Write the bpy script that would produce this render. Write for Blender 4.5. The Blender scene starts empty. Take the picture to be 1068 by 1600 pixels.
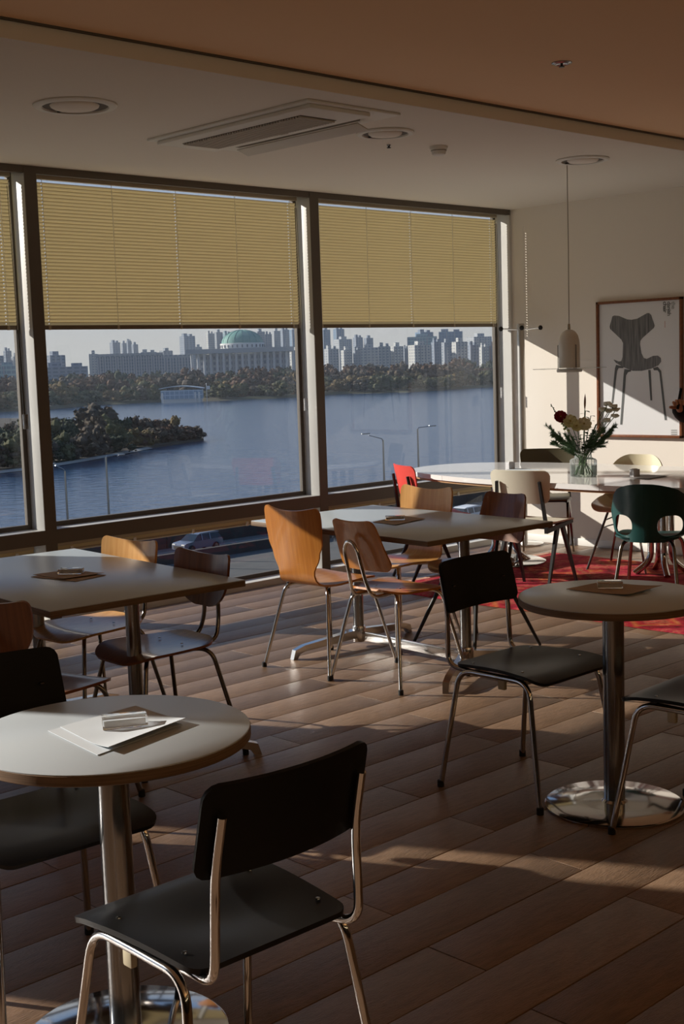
import bpy, bmesh, math, random
from mathutils import Vector, Matrix, noise
random.seed(7)
PI = math.pi
C = bpy.context.scene.collection
V = Vector
# ------------------------------------------------------------------ camera
IW, IH, FPX, HC = 1068, 1600, 2011.8, 1.53
yaw, pitch, roll = 0.80920959, -0.11484654, -0.03262740
fw = V((math.cos(pitch)*math.cos(yaw), math.cos(pitch)*math.sin(yaw), math.sin(pitch)))
r0 = V((math.sin(yaw), -math.cos(yaw), 0)); u0 = r0.cross(fw)
rt = math.cos(roll)*r0 + math.sin(roll)*u0; up = -math.sin(roll)*r0 + math.cos(roll)*u0
cam = bpy.data.cameras.new('camera'); co = bpy.data.objects.new('camera', cam); C.objects.link(co)
m = Matrix((rt, up, -fw)).transposed().to_4x4(); m.translation = V((0, 0, HC)); co.matrix_world = m
cam.sensor_fit = 'VERTICAL'; cam.sensor_height = 24; cam.lens = FPX/IH*24; cam.clip_start = .05; cam.clip_end = 20000
bpy.context.scene.camera = co
def ray(x, y): return fw*FPX + rt*(x-IW/2) - up*(y-IH/2)
def onz(x, y, z): d = ray(x, y); return V((0, 0, HC)) + d*((z-HC)/d.z)
def onx(x, y, X): d = ray(x, y); return V((0, 0, HC)) + d*(X/d.x)
def atD(x, y, D): d = ray(x, y); return V((0, 0, HC)) + d*(D/math.hypot(d.x, d.y))
# ------------------------------------------------------------------ sky
SKY_H = (.62, .61, .59, 1); SKY_M = (.24, .38, .64, 1); SKY_T = (.12, .22, .45, 1); SKY_S = .88
w = bpy.data.worlds.new('sky'); bpy.context.scene.world = w; w.use_nodes = True
nt = w.node_tree; nt.nodes.clear()
tc = nt.nodes.new('ShaderNodeTexCoord'); sx = nt.nodes.new('ShaderNodeSeparateXYZ'); cr = nt.nodes.new('ShaderNodeValToRGB')
bg = nt.nodes.new('ShaderNodeBackground'); wo = nt.nodes.new('ShaderNodeOutputWorld')
nt.links.new(tc.outputs['Generated'], sx.inputs[0]); nt.links.new(sx.outputs['Z'], cr.inputs[0])
nt.links.new(cr.outputs[0], bg.inputs[0]); nt.links.new(bg.outputs[0], wo.inputs[0]); bg.inputs[1].default_value = SKY_S
e = cr.color_ramp.elements; e[0].position = 0.02; e[0].color = SKY_H; e[1].position = 1; e[1].color = SKY_T
q = e.new(.22); q.color = SKY_M
# ------------------------------------------------------------------ sun (low, from beyond the left end of the window wall)
SUN_AZ, SUN_EL = math.radians(-61), math.radians(22.1)
sd = V((math.cos(SUN_AZ)*math.cos(SUN_EL), math.sin(SUN_AZ)*math.cos(SUN_EL), -math.sin(SUN_EL)))
sl = bpy.data.lights.new('sun', 'SUN'); sl.energy = 7.5; sl.color = (1, .92, .82); sl.angle = math.radians(.53)
so = bpy.data.objects.new('sun', sl); C.objects.link(so); so.rotation_euler = sd.to_track_quat('-Z', 'Y').to_euler(); so.location = (0, 0, 30)
vs = bpy.context.scene.view_settings
bpy.context.scene.display_settings.display_device = 'sRGB'
vs.view_transform = 'Standard'; vs.look = 'None'; vs.gamma = 1; vs.exposure = 0; vs.use_curve_mapping = False
# warm fill light added out of view behind the camera to brighten the peach ceiling
al = bpy.data.lights.new('ceiling_fill', 'AREA'); al.shape = 'RECTANGLE'; al.size = 9; al.size_y = .15; al.energy = 52; al.color = (1, .76, .45)
ao = bpy.data.objects.new('ceiling_fill', al); C.objects.link(ao); ao.location = (2.8, -2.6, 1.9); ao.rotation_euler = (math.radians(180-25), 0, 0)
# ------------------------------------------------------------------ materials
MATS = {}
def mat(name, col, rough=.5, metal=0, spec=.5, trans=0, ior=1.45, alpha=1, coat=0, var=0, scale=8, stretch=(1, 1, 1), bump=0, bscale=60, col2=None, emit=None):
    if name in MATS: return MATS[name]
    m = bpy.data.materials.new(name); m.use_nodes = True; n = m.node_tree; b = n.nodes['Principled BSDF']
    b.inputs['Base Color'].default_value = (*col, 1); b.inputs['Roughness'].default_value = rough; b.inputs['Metallic'].default_value = metal
    b.inputs['IOR'].default_value = ior; b.inputs['Transmission Weight'].default_value = trans; b.inputs['Coat Weight'].default_value = coat
    b.inputs['Specular IOR Level'].default_value = spec; b.inputs['Coat Roughness'].default_value = .08
    t = n.nodes.new('ShaderNodeTexCoord'); mp = n.nodes.new('ShaderNodeMapping'); mp.inputs['Scale'].default_value = stretch
    n.links.new(t.outputs['Object'], mp.inputs[0])
    ns = n.nodes.new('ShaderNodeTexNoise'); ns.inputs['Scale'].default_value = scale; ns.inputs['Detail'].default_value = 5
    n.links.new(mp.outputs[0], ns.inputs['Vector'])
    if var or col2:
        c = n.nodes.new('ShaderNodeValToRGB'); n.links.new(ns.outputs[0], c.inputs[0])
        a = col if not col2 else col; d = col2 or tuple(min(1, k*(1+var)) for k in col); a = a if col2 else tuple(k*(1-var) for k in col)
        c.color_ramp.elements[0].position = .35; c.color_ramp.elements[1].position = .65
        c.color_ramp.elements[0].color = (*a, 1); c.color_ramp.elements[1].color = (*d, 1); n.links.new(c.outputs[0], b.inputs['Base Color'])
    if bump:
        n2 = n.nodes.new('ShaderNodeTexNoise'); n2.inputs['Scale'].default_value = bscale; n2.inputs['Detail'].default_value = 4
        n.links.new(mp.outputs[0], n2.inputs['Vector'])
        bp = n.nodes.new('ShaderNodeBump'); bp.inputs['Strength'].default_value = bump; bp.inputs['Distance'].default_value = .01
        n.links.new(n2.outputs[0], bp.inputs['Height']); n.links.new(bp.outputs[0], b.inputs['Normal'])
    MATS[name] = m; return m
def thin_glass(name, tint, gloss=.04, rough=0.0, cloud=0):
    m = bpy.data.materials.new(name); m.use_nodes = True; n = m.node_tree; n.nodes.clear()
    o = n.nodes.new('ShaderNodeOutputMaterial'); tr = n.nodes.new('ShaderNodeBsdfTransparent'); gl = n.nodes.new('ShaderNodeBsdfGlossy')
    tr.inputs[0].default_value = (*tint, 1); gl.inputs['Roughness'].default_value = rough
    fr = n.nodes.new('ShaderNodeFresnel'); fr.inputs[0].default_value = 1.5; mx = n.nodes.new('ShaderNodeMixShader')
    n.links.new(fr.outputs[0], mx.inputs[0]); n.links.new(tr.outputs[0], mx.inputs[1]); n.links.new(gl.outputs[0], mx.inputs[2]); n.links.new(mx.outputs[0], o.inputs[0])
    if cloud:
        tl = n.nodes.new('ShaderNodeBsdfTranslucent'); tl.inputs[0].default_value = (.9, .92, .9, 1); m2 = n.nodes.new('ShaderNodeMixShader'); m2.inputs[0].default_value = cloud; n.links.new(mx.outputs[0], m2.inputs[1]); n.links.new(tl.outputs[0], m2.inputs[2]); n.links.new(m2.outputs[0], o.inputs[0])
    MATS[name] = m; return m
def translucent(name, col, f=.5):
    m = bpy.data.materials.new(name); m.use_nodes = True; n = m.node_tree; n.nodes.clear()
    o = n.nodes.new('ShaderNodeOutputMaterial'); d = n.nodes.new('ShaderNodeBsdfDiffuse'); t = n.nodes.new('ShaderNodeBsdfTranslucent')
    d.inputs[0].default_value = (*col, 1); t.inputs[0].default_value = (*col, 1); mx = n.nodes.new('ShaderNodeMixShader'); mx.inputs[0].default_value = f
    n.links.new(d.outputs[0], mx.inputs[1]); n.links.new(t.outputs[0], mx.inputs[2]); n.links.new(mx.outputs[0], o.inputs[0])
    MATS[name] = m; return m
def facade(name, wall, glass, fx=3.2, fz=3.0, wx=.55, wz=.5):
    """far facade: windows too small to tell apart, printed as a grid on the wall"""
    m = bpy.data.materials.new(name); m.use_nodes = True; n = m.node_tree; b = n.nodes['Principled BSDF']; b.inputs['Roughness'].default_value = .7
    t = n.nodes.new('ShaderNodeTexCoord'); s = n.nodes.new('ShaderNodeSeparateXYZ'); n.links.new(t.outputs['Object'], s.inputs[0])
    def mth(op, a, bb):
        k = n.nodes.new('ShaderNodeMath'); k.operation = op
        for i, x in enumerate((a, bb)):
            if x is None: continue
            if isinstance(x, (int, float)): k.inputs[i].default_value = x
            else: n.links.new(x, k.inputs[i])
        return k.outputs[0]
    hx = mth('ADD', s.outputs['X'], s.outputs['Y'])
    a = mth('LESS_THAN', mth('FRACT', mth('DIVIDE', hx, fx), None), wx); c = mth('LESS_THAN', mth('FRACT', mth('DIVIDE', s.outputs['Z'], fz), None), wz)
    f = mth('MULTIPLY', a, c); mx = n.nodes.new('ShaderNodeMix'); mx.data_type = 'RGBA'
    n.links.new(f, mx.inputs[0]); mx.inputs[6].default_value = (*wall, 1); mx.inputs[7].default_value = (*glass, 1); n.links.new(mx.outputs[2], b.inputs['Base Color'])
    MATS[name] = m; return m
M_wall = mat('plaster_wall', (.80, .74, .67), .85, bump=.05, bscale=30)
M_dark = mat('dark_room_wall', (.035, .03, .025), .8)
M_ceil = mat('plaster_ceiling', (.76, .70, .62), .85, bump=.03, bscale=30)
M_peach = mat('peach_ceiling', (.92, .62, .38), .8, bump=.03, bscale=30)
M_frame = mat('brown_grey_aluminium', (.60, .59, .565), .42, metal=0, var=.03, scale=3)
M_front = mat('dark_front_strip', (.115, .095, .075), .5)  # thin strips on the window frame fronts, darker than the frame sides
M_bead = mat('dark_bead', (.10, .085, .07), .6)
M_white = mat('white_plastic', (.72, .70, .66), .5)
M_chrome = mat('chrome', (.60, .60, .60), .1, metal=1)
M_alu = mat('polished_aluminium', (.72, .71, .70), .2, metal=1, bump=.02)
M_steel = mat('brushed_steel', (.30, .31, .32), .2, metal=1)
M_pole = mat('satin_pole', (.52, .50, .47), .38, metal=.8)
M_blk = mat('black_lacquer', (.005, .005, .0055), .36, spec=.35)
M_blkm = mat('black_steel', (.012, .012, .013), .45)
M_blkb = mat('matt_black_back', (.004, .004, .004), .55, spec=.25)
M_rub = mat('black_rubber', (.01, .01, .01), .7)
M_lam = mat('grey_white_laminate', (.46, .51, .545), .30, spec=.9, bump=.02, bscale=200)
M_ply = mat('plywood_edge', (.17, .105, .06), .6, var=.25, scale=6, stretch=(1, 1, 60))
M_marble = mat('white_stone_top', (.80, .78, .77), .07, col2=(.86, .85, .85), scale=1.3, stretch=(1, .4, 1))
M_wood_h = mat('honey_wood', (.52, .20, .035), .32, coat=.25, col2=(.42, .145, .022), scale=5, stretch=(14, 3, .7))
M_wood_l = mat('light_oak', (.70, .38, .13), .32, coat=.25, col2=(.60, .29, .085), scale=5, stretch=(14, 3, .7))
M_wood_d = mat('dark_teak', (.24, .085, .028), .3, coat=.3, col2=(.16, .05, .016), scale=5, stretch=(14, 3, .7))
M_kraft = mat('kraft_paper', (.42, .30, .19), .8, var=.06, scale=20)
M_paper = mat('white_paper', (.56, .61, .65), .8, var=.02, scale=10)
M_glass = mat('clear_acrylic', (.95, .97, 1), .02, trans=1, ior=1.45)
M_vase = thin_glass('vase_glass', (.96, .975, .97), rough=.05, cloud=.16)
M_pane = thin_glass('window_glass', (.86, .885, .885), rough=0)
M_slat = translucent('cream_slat', (.60, .51, .31), .105)
M_cord = translucent('blind_cord', (.9, .88, .8), .5)
M_railb = mat('beige_rail', (.40, .33, .23), .5)
M_green = mat('teal_plastic', (.008, .055, .052), .38)
M_cream = mat('cream_plastic', (.78, .70, .50), .25, coat=.3)
M_red = mat('red_panel', (.72, .07, .055), .4)
M_whip = mat('off_white_panel', (.72, .68, .56), .45)
M_olive = mat('olive_panel', (.10, .085, .045), .45)
M_porc = mat('porcelain', (.72, .69, .64), .35)
M_skin = mat('skin', (.55, .30, .20), .5, var=.08, scale=30)
M_coat = mat('black_wool', (.012, .012, .014), .9, bump=.2, bscale=200)
M_hair = mat('black_hair', (.012, .01, .009), .5)
M_frm = mat('brown_wood_frame', (.22, .075, .025), .4, col2=(.16, .05, .018), scale=6, stretch=(1, 8, 8))
# ------------------------------------------------------------------ mesh helpers
class MB:
    def __init__(s): s.v = []; s.f = []
    def add(s, vs, fs):
        n = len(s.v); s.v += [tuple(p) for p in vs]; s.f += [tuple(i+n for i in f) for f in fs]; return s
    def box(s, c, d, rz=0, bev=0, taper=1, M=None):
        bm = bmesh.new(); bmesh.ops.create_cube(bm, size=1)
        for v in bm.verts:
            k = taper if v.co.z > 0 else 1
            v.co = V((v.co.x*d[0]*k, v.co.y*d[1]*k, v.co.z*d[2]))
        if bev: bmesh.ops.bevel(bm, geom=bm.edges[:], offset=bev, segments=2, affect='EDGES', profile=.5)
        T = Matrix.Translation(V(c)) @ (M if M else Matrix.Rotation(rz, 4, 'Z'))
        bm.verts.index_update(); s.add([T @ v.co for v in bm.verts], [[v.index for v in f.verts] for f in bm.faces]); bm.free(); return s
    def tube(s, pts, r, seg=10, r1=None, flat=1, cap=True):
        pts = [V(p) for p in pts]; n = len(pts); tang = []
        for i in range(n): tang.append((pts[min(n-1, i+1)]-pts[max(0, i-1)]).normalized())
        a = V((0, 0, 1)) if abs(tang[0].z) < .9 else V((1, 0, 0))
        nrm = (a - tang[0]*a.dot(tang[0])).normalized(); vs = []; fs = []
        for i in range(n):
            nrm = (nrm - tang[i]*nrm.dot(tang[i])).normalized(); b = tang[i].cross(nrm)
            rr = r if r1 is None else r+(r1-r)*i/(n-1)
            for k in range(seg):
                t = 2*PI*k/seg; vs.append(pts[i]+nrm*(math.cos(t)*rr)+b*(math.sin(t)*rr*flat))
        for i in range(n-1):
            for k in range(seg): fs.append((i*seg+k, i*seg+(k+1) % seg, (i+1)*seg+(k+1) % seg, (i+1)*seg+k))
        if cap: fs += [tuple(reversed(range(seg))), tuple(range((n-1)*seg, n*seg))]
        return s.add(vs, fs)
    def lathe(s, prof, c=(0, 0, 0), seg=32, sx=1, sy=1):
        vs = []; fs = []; n = len(prof)
        for r, z in prof:
            for k in range(seg): t = 2*PI*k/seg; vs.append((c[0]+math.cos(t)*r*sx, c[1]+math.sin(t)*r*sy, c[2]+z))
        for i in range(n-1):
            for k in range(seg): fs.append((i*seg+k, i*seg+(k+1) % seg, (i+1)*seg+(k+1) % seg, (i+1)*seg+k))
        if prof[0][0] > 1e-6: fs.append(tuple(reversed(range(seg))))
        if prof[-1][0] > 1e-6: fs.append(tuple(range((n-1)*seg, n*seg)))
        return s.add(vs, fs)
    def prism(s, poly, z0, z1):
        n = len(poly); return s.add([(x, y, z0) for x, y in poly]+[(x, y, z1) for x, y in poly], [tuple(reversed(range(n))), tuple(range(n, 2*n))]+[(i, (i+1) % n, n+(i+1) % n, n+i) for i in range(n)])
    def sheet(s, f, nu, nv, th, closed=False):
        P = [[V(f(i/(nu if closed else nu-1), j/(nv-1))) for j in range(nv)] for i in range(nu)]
        vs = []; fs = []; N = nu*nv
        for sgn in (1, -1):
            for i in range(nu):
                for j in range(nv):
                    ip = (i+1) % nu if closed else min(nu-1, i+1); im = (i-1) % nu if closed else max(0, i-1)
                    a = P[ip][j]-P[im][j]; b = P[i][min(nv-1, j+1)]-P[i][max(0, j-1)]
                    k = a.cross(b); k = k.normalized() if k.length > 1e-12 else V((0, 0, 1)); vs.append(P[i][j]+k*(sgn*th/2))
        R = nu if closed else nu-1
        for i in range(R):
            for j in range(nv-1):
                a, b, c, d = i*nv+j, ((i+1) % nu)*nv+j, ((i+1) % nu)*nv+j+1, i*nv+j+1
                fs += [(a, b, c, d), (N+d, N+c, N+b, N+a)]
            for j in (0, nv-1):
                a, b = i*nv+j, ((i+1) % nu)*nv+j; fs.append((b, a, N+a, N+b) if j == 0 else (a, b, N+b, N+a))
        if not closed:
            for j in range(nv-1):
                a, b = j, j+1; fs.append((a, b, N+b, N+a)); a, b = (nu-1)*nv+j, (nu-1)*nv+j+1; fs.append((b, a, N+a, N+b))
        return s.add(vs, fs)
    def panel(s, W, L, r0, r1, S, th, nu=13, nv=22):
        """plate of half width W(t), length L, corner radii r0 / r1 at its ends, bent by S(x, t)"""
        def f(u, v):
            v = .5-.5*math.cos(PI*v)*(1-.0) if True else v
            t = v*L; h = W(t)
            for r, d in ((r0, t), (r1, L-t)):
                if r > 0 and d < r: h -= r*(1-math.sqrt(max(0, 1-((r-d)/r)**2)))
            return S((2*u-1)*max(h, .002), t)
        return s.sheet(f, nu, nv, th)
    def mesh(s, name, sharp=35):
        me = bpy.data.meshes.new(name); me.from_pydata(s.v, [], s.f)
        bm = bmesh.new(); bm.from_mesh(me); bmesh.ops.recalc_face_normals(bm, faces=bm.faces); bm.to_mesh(me); bm.free()
        if sharp is not None:
            me.polygons.foreach_set('use_smooth', [True]*len(me.polygons)); me.set_sharp_from_angle(angle=math.radians(sharp))
        return me
    def build(s, name, m, parent=None, loc=None, rz=0, sharp=35):
        o = bpy.data.objects.new(name, s.mesh(name, sharp)); C.objects.link(o); o.data.materials.append(m)
        if parent: o.parent = parent
        if loc is not None: o.location = loc
        o.rotation_euler.z = rz; return o
def fillet(pts, r, n=6):
    pts = [V(p) for p in pts]; out = [pts[0]]
    for i in range(1, len(pts)-1):
        a = (pts[i-1]-pts[i]); b = (pts[i+1]-pts[i]); rr = min(r, a.length*.48, b.length*.48)
        A = pts[i]+a.normalized()*rr; B = pts[i]+b.normalized()*rr
        for k in range(n+1): t = k/n; out.append(A*(1-t)**2+pts[i]*2*t*(1-t)+B*t*t)
    out.append(pts[-1]); return out
def tag(o, label=None, cat=None, group=None, kind=None):
    for k, v in (('label', label), ('category', cat), ('group', group), ('kind', kind)):
        if v: o[k] = v
    return o
def thing(name, label, cat, loc=(0, 0, 0), rz=0, group=None):
    o = bpy.data.objects.new(name, None); C.objects.link(o); o.location = loc; o.rotation_euler.z = rz; o.empty_display_size = .1
    return tag(o, label, cat, group)
def struct(o): o['kind'] = 'structure'; return o
def dup(root, loc, rz=0, label=None, group=None, scale=None, M=None):
    def cp(o, p):
        c = o.copy(); C.objects.link(c)
        if p: c.parent = p
        for ch in KIDS(o): cp(ch, c)
        return c
    r = cp(root, None); r.location = loc; r.rotation_euler.z = rz
    if label: r['label'] = label
    if group: r['group'] = group
    if scale: r.scale = scale
    return r
def KIDS(o): return list(o.children)
def swap_mat(root, part, m):
    """a copy in another colour gets its own mesh for that part"""
    for c in root.children:
        if c.name.split('.')[0] == part: c.data = c.data.copy(); c.data.materials[0] = m
# ================================================================== THE ROOM
XW, YW, ZC, ZU, YS = 8.53, 6.82, 2.74, 2.80, 4.28       # poster wall, window wall, low and high ceiling, step
b = MB().box(((XW-3)/2+.1, 1.91, -.06), (XW+3.4, 10.2, .10)); sub = b.build('floor', mat('floor_joint', (.05, .032, .02), .8)); struct(sub)
# planks: real boards along X
def plank_mat(i, c):
    m = mat('floor_plank_%d' % i, c, .34, col2=tuple(k*.72 for k in c), scale=6, stretch=(1.6, 9, 1), bump=.35, bscale=34)
    return m
PM = [plank_mat(i, c) for i, c in enumerate([(.265, .165, .102), (.24, .148, .091), (.285, .18, .113), (.22, .135, .083)])]
PW, PL = .2, 1.3; meshes = [[MB().box((0, 0, 0), (PL-.003, PW-.003, .012), bev=.0015).mesh('plank') for k in range(2)] for i in range(4)]
for i in range(4):
    for k in range(2): meshes[i][k].materials.append(PM[i])
half = MB().box((0, 0, 0), (PL/2-.003, PW-.003, .012), bev=.0015).mesh('plank'); half.materials.append(PM[0])
nrow = 27; y0 = 1.41
for rr in range(nrow):
    y = y0+PW*rr+PW/2; off = (rr*.47) % 1.0*PL; x = .3-off; x_start = .3
    while x < XW:
        x0, x1 = max(x, x_start), min(x+PL, XW); L = x1-x0
        vis = not (x1 < .9 or (y < 2 and x0 > 4.6) or (y > x0*1.9+2.9 and x1 < 2.2))
        if L > .06 and vis:
            i = random.randrange(4)
            if L > PL-.01: me = meshes[i][0]
            else: me = MB().box((0, 0, 0), (L-.003, PW-.003, .012), bev=.0015).mesh('plank'); me.materials.append(PM[i])
            o = bpy.data.objects.new('plank', me); C.objects.link(o); o.parent = sub; o.location = ((x0+x1)/2, y, -.006+random.uniform(-.0006, .0004))
            o.rotation_euler.z = 0
        elif L > .06:
            me = MB().box((0, 0, 0), (L-.003, PW-.003, .012)).mesh('plank'); me.materials.append(PM[1])
            o = bpy.data.objects.new('plank', me); C.objects.link(o); o.parent = sub; o.location = ((x0+x1)/2, y, -.006)
        x += PL
MB().box((2.8, -.8, -.006), (XW+2.9, 4.4, .012)).build('floor_board_field', PM[1], sub)
MB().box((-1.35, 4.1, -.006), (3.28, 5.38, .012)).build('floor_board_field', PM[1], sub)
g = MB().box(((XW-.43)/2+.05, (YS+7.02)/2, ZC+.1), (XW+.43+.1, 7.02-YS, .2)); g.box((-1.79, (YS+6.24)/2, ZC+.1), (2.72, 6.24-YS, .2)); struct(g.build('ceiling', M_ceil))
struct(MB().box(((XW-3)/2, (YS-3.1)/2-.01, ZU+.1), (XW+3.3, YS+3.1-.02, .2)).build('ceiling_upper', M_peach))
struct(MB().box(((XW-3)/2, YS+.02-.02, (ZC+ZU)/2+.006), (XW+3.2, .02, ZU-ZC+.03)).build('trim_1', mat('step_face', (.74, .69, .62), .8)))
struct(MB().box(((XW-3)/2, YS-.022, ZU-.002), (XW+3.2, .012, .012)).build('step_shadow_line', M_bead))  # dark strip drawn in as the shadow line of the ceiling step
struct(MB().box((XW+.1, 1.96, 1.45), (.2, 10.1, 2.95)).build('wall_right', M_wall))
struct(MB().box((XW-.006, 1.9, .03), (.012, 9.8, .06), bev=.003).build('baseboard_right', M_white))
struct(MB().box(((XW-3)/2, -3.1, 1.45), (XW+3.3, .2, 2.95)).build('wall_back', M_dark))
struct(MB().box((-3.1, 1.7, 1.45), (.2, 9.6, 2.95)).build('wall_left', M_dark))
# unseen facade step at the far left, added to shape the sun: pier, then a full height window whose wall stands nearer
pier = struct(MB().box((-.075, 6.62, 1.4), (.71, .84, 2.86)).build('sun_block_wall', M_wall))
struct(MB().box((-1.72, 6.3, -.02+.05), (2.6, .18, .16)).build('trim_3', M_frame))
struct(MB().box((-1.72, 6.3, 2.76), (2.6, .18, .1)).build('trim_4', M_frame))
struct(MB().box(((XW)/2+.1, 6.94, .02-.015), (XW+.2, .22, .07)).build('trim_5', M_white))
struct(MB().box((4.42, 6.832, 2.722), (8.2, .034, .05)).build('trim_6', M_front))
# windows
GY = 6.975
def window(n, x0, x1, mull=True, z_top=2.70):
    o = bpy.data.objects.new('window_%d' % n, None); C.objects.link(o); o.location = (x0, GY, 0); o['kind'] = 'structure'
    w_ = x1-x0
    if mull: MB().box((-.038, -.065, 1.38), (.078, .19, 2.7), bev=.002).build('mullion', M_frame, o); MB().box((-.038, -.162, 1.38), (.08, .006, 2.7)).build('mullion_front', M_front, o)
    MB().box((w_/2, -.065, .543), (w_, .19, .085), bev=.002).build('sill_rail', M_frame, o); MB().box((w_/2, -.162, .543), (w_, .006, .087)).build('rail_front', M_front, o)
    MB().box((w_/2, -.05, 2.731), (w_, .16, .018), bev=.002).build('head_rail', M_frame, o)
    def bead(z0, z1, nm):
        g = MB(); t = .028
        g.box((t/2, .0, (z0+z1)/2), (t, .03, z1-z0)); g.box((w_-t/2, 0, (z0+z1)/2), (t, .03, z1-z0))
        g.box((w_/2, 0, z0+t/2), (w_-2*t, .03, t)); g.box((w_/2, 0, z1-t/2), (w_-2*t, .03, t)); g.build(nm, M_bead, o)
    bead(.586, 2.722, 'window_frame'); bead(.04, .50, 'window_frame')
    MB().add([(0.02, 0, .60), (w_-.02, 0, .60), (w_-.02, 0, 2.71), (.02, 0, 2.71)], [(0, 1, 2, 3)]).build('pane', M_pane, o, sharp=None)
    MB().add([(0.02, 0, .05), (w_-.02, 0, .05), (w_-.02, 0, .49), (.02, 0, .49)], [(0, 1, 2, 3)]).build('pane', M_pane, o, sharp=None)
    return o
XM = [1.84, 4.098, 6.358]
window(1, 1.84, 4.02); window(2, 4.098, 6.278); window(3, 6.358, 8.50)
struct(MB().box((1.17, 6.93, 1.4), (1.19, .24, 2.86)).build('sun_block_wall', M_wall))  # unseen solid wall added to block the sun
window(4, .28, .575, mull=False)  # unseen narrow opening, sized to let the near-floor sun band through
struct(MB().box((8.517, 6.91, 1.38), (.026, .19, 2.7)).build('trim_7', M_frame))
# ------------------------------------------------------------------ venetian blinds
def slat_mesh(L):
    g = MB(); a = math.radians(58); hw = .0125
    def f(u, v):
        s_ = (v-.5)*2*hw; c = .0022*(1-(2*v-1)**2)
        return ((u-.5)*L, -s_*math.cos(a)+c*math.sin(a), s_*math.sin(a)+c*math.cos(a))
    n = 4; vs = []; fs = []; us = [0]; hol = []
    for h_ in (-.5+.07/L, 0, .5-.07/L): hol.append(len(us)); us += [.5+h_-.0035/L, .5+h_+.0035/L]
    us.append(1)
    for i in us:
        for j in (0, .36, .64, 1): vs.append(f(i, j))
    for q_ in range(len(us)-1):
        for j in range(n-1):
            if q_ in hol and j == 1: continue
            a0 = q_*n+j; fs.append((a0, a0+1, a0+n+1, a0+n))
    g.add(vs, fs); return g
def blind(x0, x1, z_bot, lab, tassel=True):
    L = x1-x0; t = thing('venetian_blind', lab, 'blind', ((x0+x1)/2, 6.925, 2.60), 0, 'raised and half lowered venetian blinds')
    MB().box((0, 0, .101), (L, .034, .034), bev=.002).build('headrail', M_railb, t)
    me = slat_mesh(L-.01).mesh('slat', 80); me.materials.append(M_slat)
    z = .056; n = 0; N_s = round((2.656-z_bot-.036)/.0212); sp = (2.656-z_bot-.036)/N_s
    while n <= N_s:
        o = bpy.data.objects.new('slat', me); C.objects.link(o); o.parent = t; o.location = (0, 0, z); z -= sp; n += 1
    zb = z_bot-2.60
    MB().box((0, 0, zb+.014), (L-.01, .026, .026), bev=.003).build('bottom_rail', mat('brown_rail', (.16, .12, .075), .5), t)
    for i in range(5):
        x = -L/2+.07+(L-.14)*i/4
        MB().tube([(x, -.014, .09), (x, -.014, zb+.01)], .0019, 5).build('ladder_cord', M_cord, t)
        MB().box((x, -.013, zb+.012), (.018, .008, .026), bev=.002).build('cord_clip', M_railb, t)
    MB().tube([(L/2-.012, -.016, .05), (L/2-.012, -.016, zb)], .003, 5).build('edge_cord', M_white, t)
    if tassel:
        x = L/2+.0; pts = [(x-.018, -.03, .03), (x-.014, -.05, zb-.2), (x-.012, -.055, zb-.5)]
        MB().tube(pts, .0016, 5).build('pull_cord', M_blkm, t)
        MB().tube([(p[0]-.012, p[1]+.006, p[2]) for p in pts], .0016, 5).build('pull_cord', M_blkm, t)
        MB().box((x-.018, -.055, zb-.545), (.034, .012, .09), bev=.004).build('cord_tassel', M_glass, t)
    return t
blind(1.87, 3.985, 1.79, 'cream venetian blind half lowered at the left edge of the picture')
blind(4.125, 6.245, 1.79, 'cream venetian blind half lowered in the wide middle window')
blind(6.385, 8.46, 1.79, 'cream venetian blind half lowered in the window beside the poster wall')
def low_blind(x0, x1, lab):
    L = x1-x0; t = thing('raised_blind', lab, 'blind', ((x0+x1)/2, 6.905, .445), 0, 'blinds drawn right up under the sill rail')
    MB().box((0, .0, .036), (L, .03, .022), bev=.002).build('headrail', M_railb, t)
    MB().box((0, 0, .014), (L-.01, .027, .02)).build('slat_stack', M_slat, t)
    MB().tube([(-L/2, 0, -.005), (L/2, 0, -.005)], .011, 8).build('bottom_rail', M_railb, t)
    for i in range(5):
        x = -L/2+.12+(L-.24)*i/4
        MB().box((x, -.018, .0), (.02, .008, .03), bev=.002).build('cord_clip', M_white, t)
low_blind(1.87, 3.985, 'beige blind rolled up under the sill rail at the left edge')
low_blind(4.125, 6.245, 'beige blind rolled up under the sill rail of the middle window')
low_blind(6.385, 8.46, 'beige blind rolled up under the sill rail behind the long white table')
# bead chain by the corner
t = thing('bead_chain', 'white bead chain hanging on the wall beside the window corner', 'chain', (8.515, 6.68, 0))
g = MB()
for i in range(46): g.lathe([(0, -.004), (.0035, -.002), (.0035, .002), (0, .004)], (0, 0, 1.8+i*.0175), 6)
g.build('chain_beads', M_white, t)['kind'] = 'stuff'
# ------------------------------------------------------------------ ceiling fittings
def downlight(x, y, r, lab):
    t = thing('downlight', lab, 'ceiling light', (x, y, ZC), 0, 'round recessed ceiling lights')
    MB().lathe([(r*.80, -.001), (r, -.001), (r, -.006), (r*.95, -.012), (r*.80, -.012), (r*.78, -.001)], seg=40).build('trim_ring', M_white, t)
    MB().lathe([(0, -.004), (r*.79, -.004), (r*.79, -.0005)], seg=40).build('recess', mat('recess_grey', (.13, .115, .10), .8), t)
    MB().lathe([(0, -.02), (r*.5, -.019), (r*.57, -.012), (r*.59, -.005), (0, -.005)], (-r*.06, -r*.06, 0), seg=32).build('diffuser', M_wall, t)
    MB().box((-.0, .0+r*.7, -.008), (.01, r*.16, .006)).build('clip', M_rub, t)
downlight(3.343, 5.18, .19, 'round ceiling light above the left table')
downlight(5.06, 4.88, .155, 'round ceiling light beside the air conditioner')
downlight(6.785, 4.85, .165, 'round ceiling light beside the pendant cord')
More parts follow.
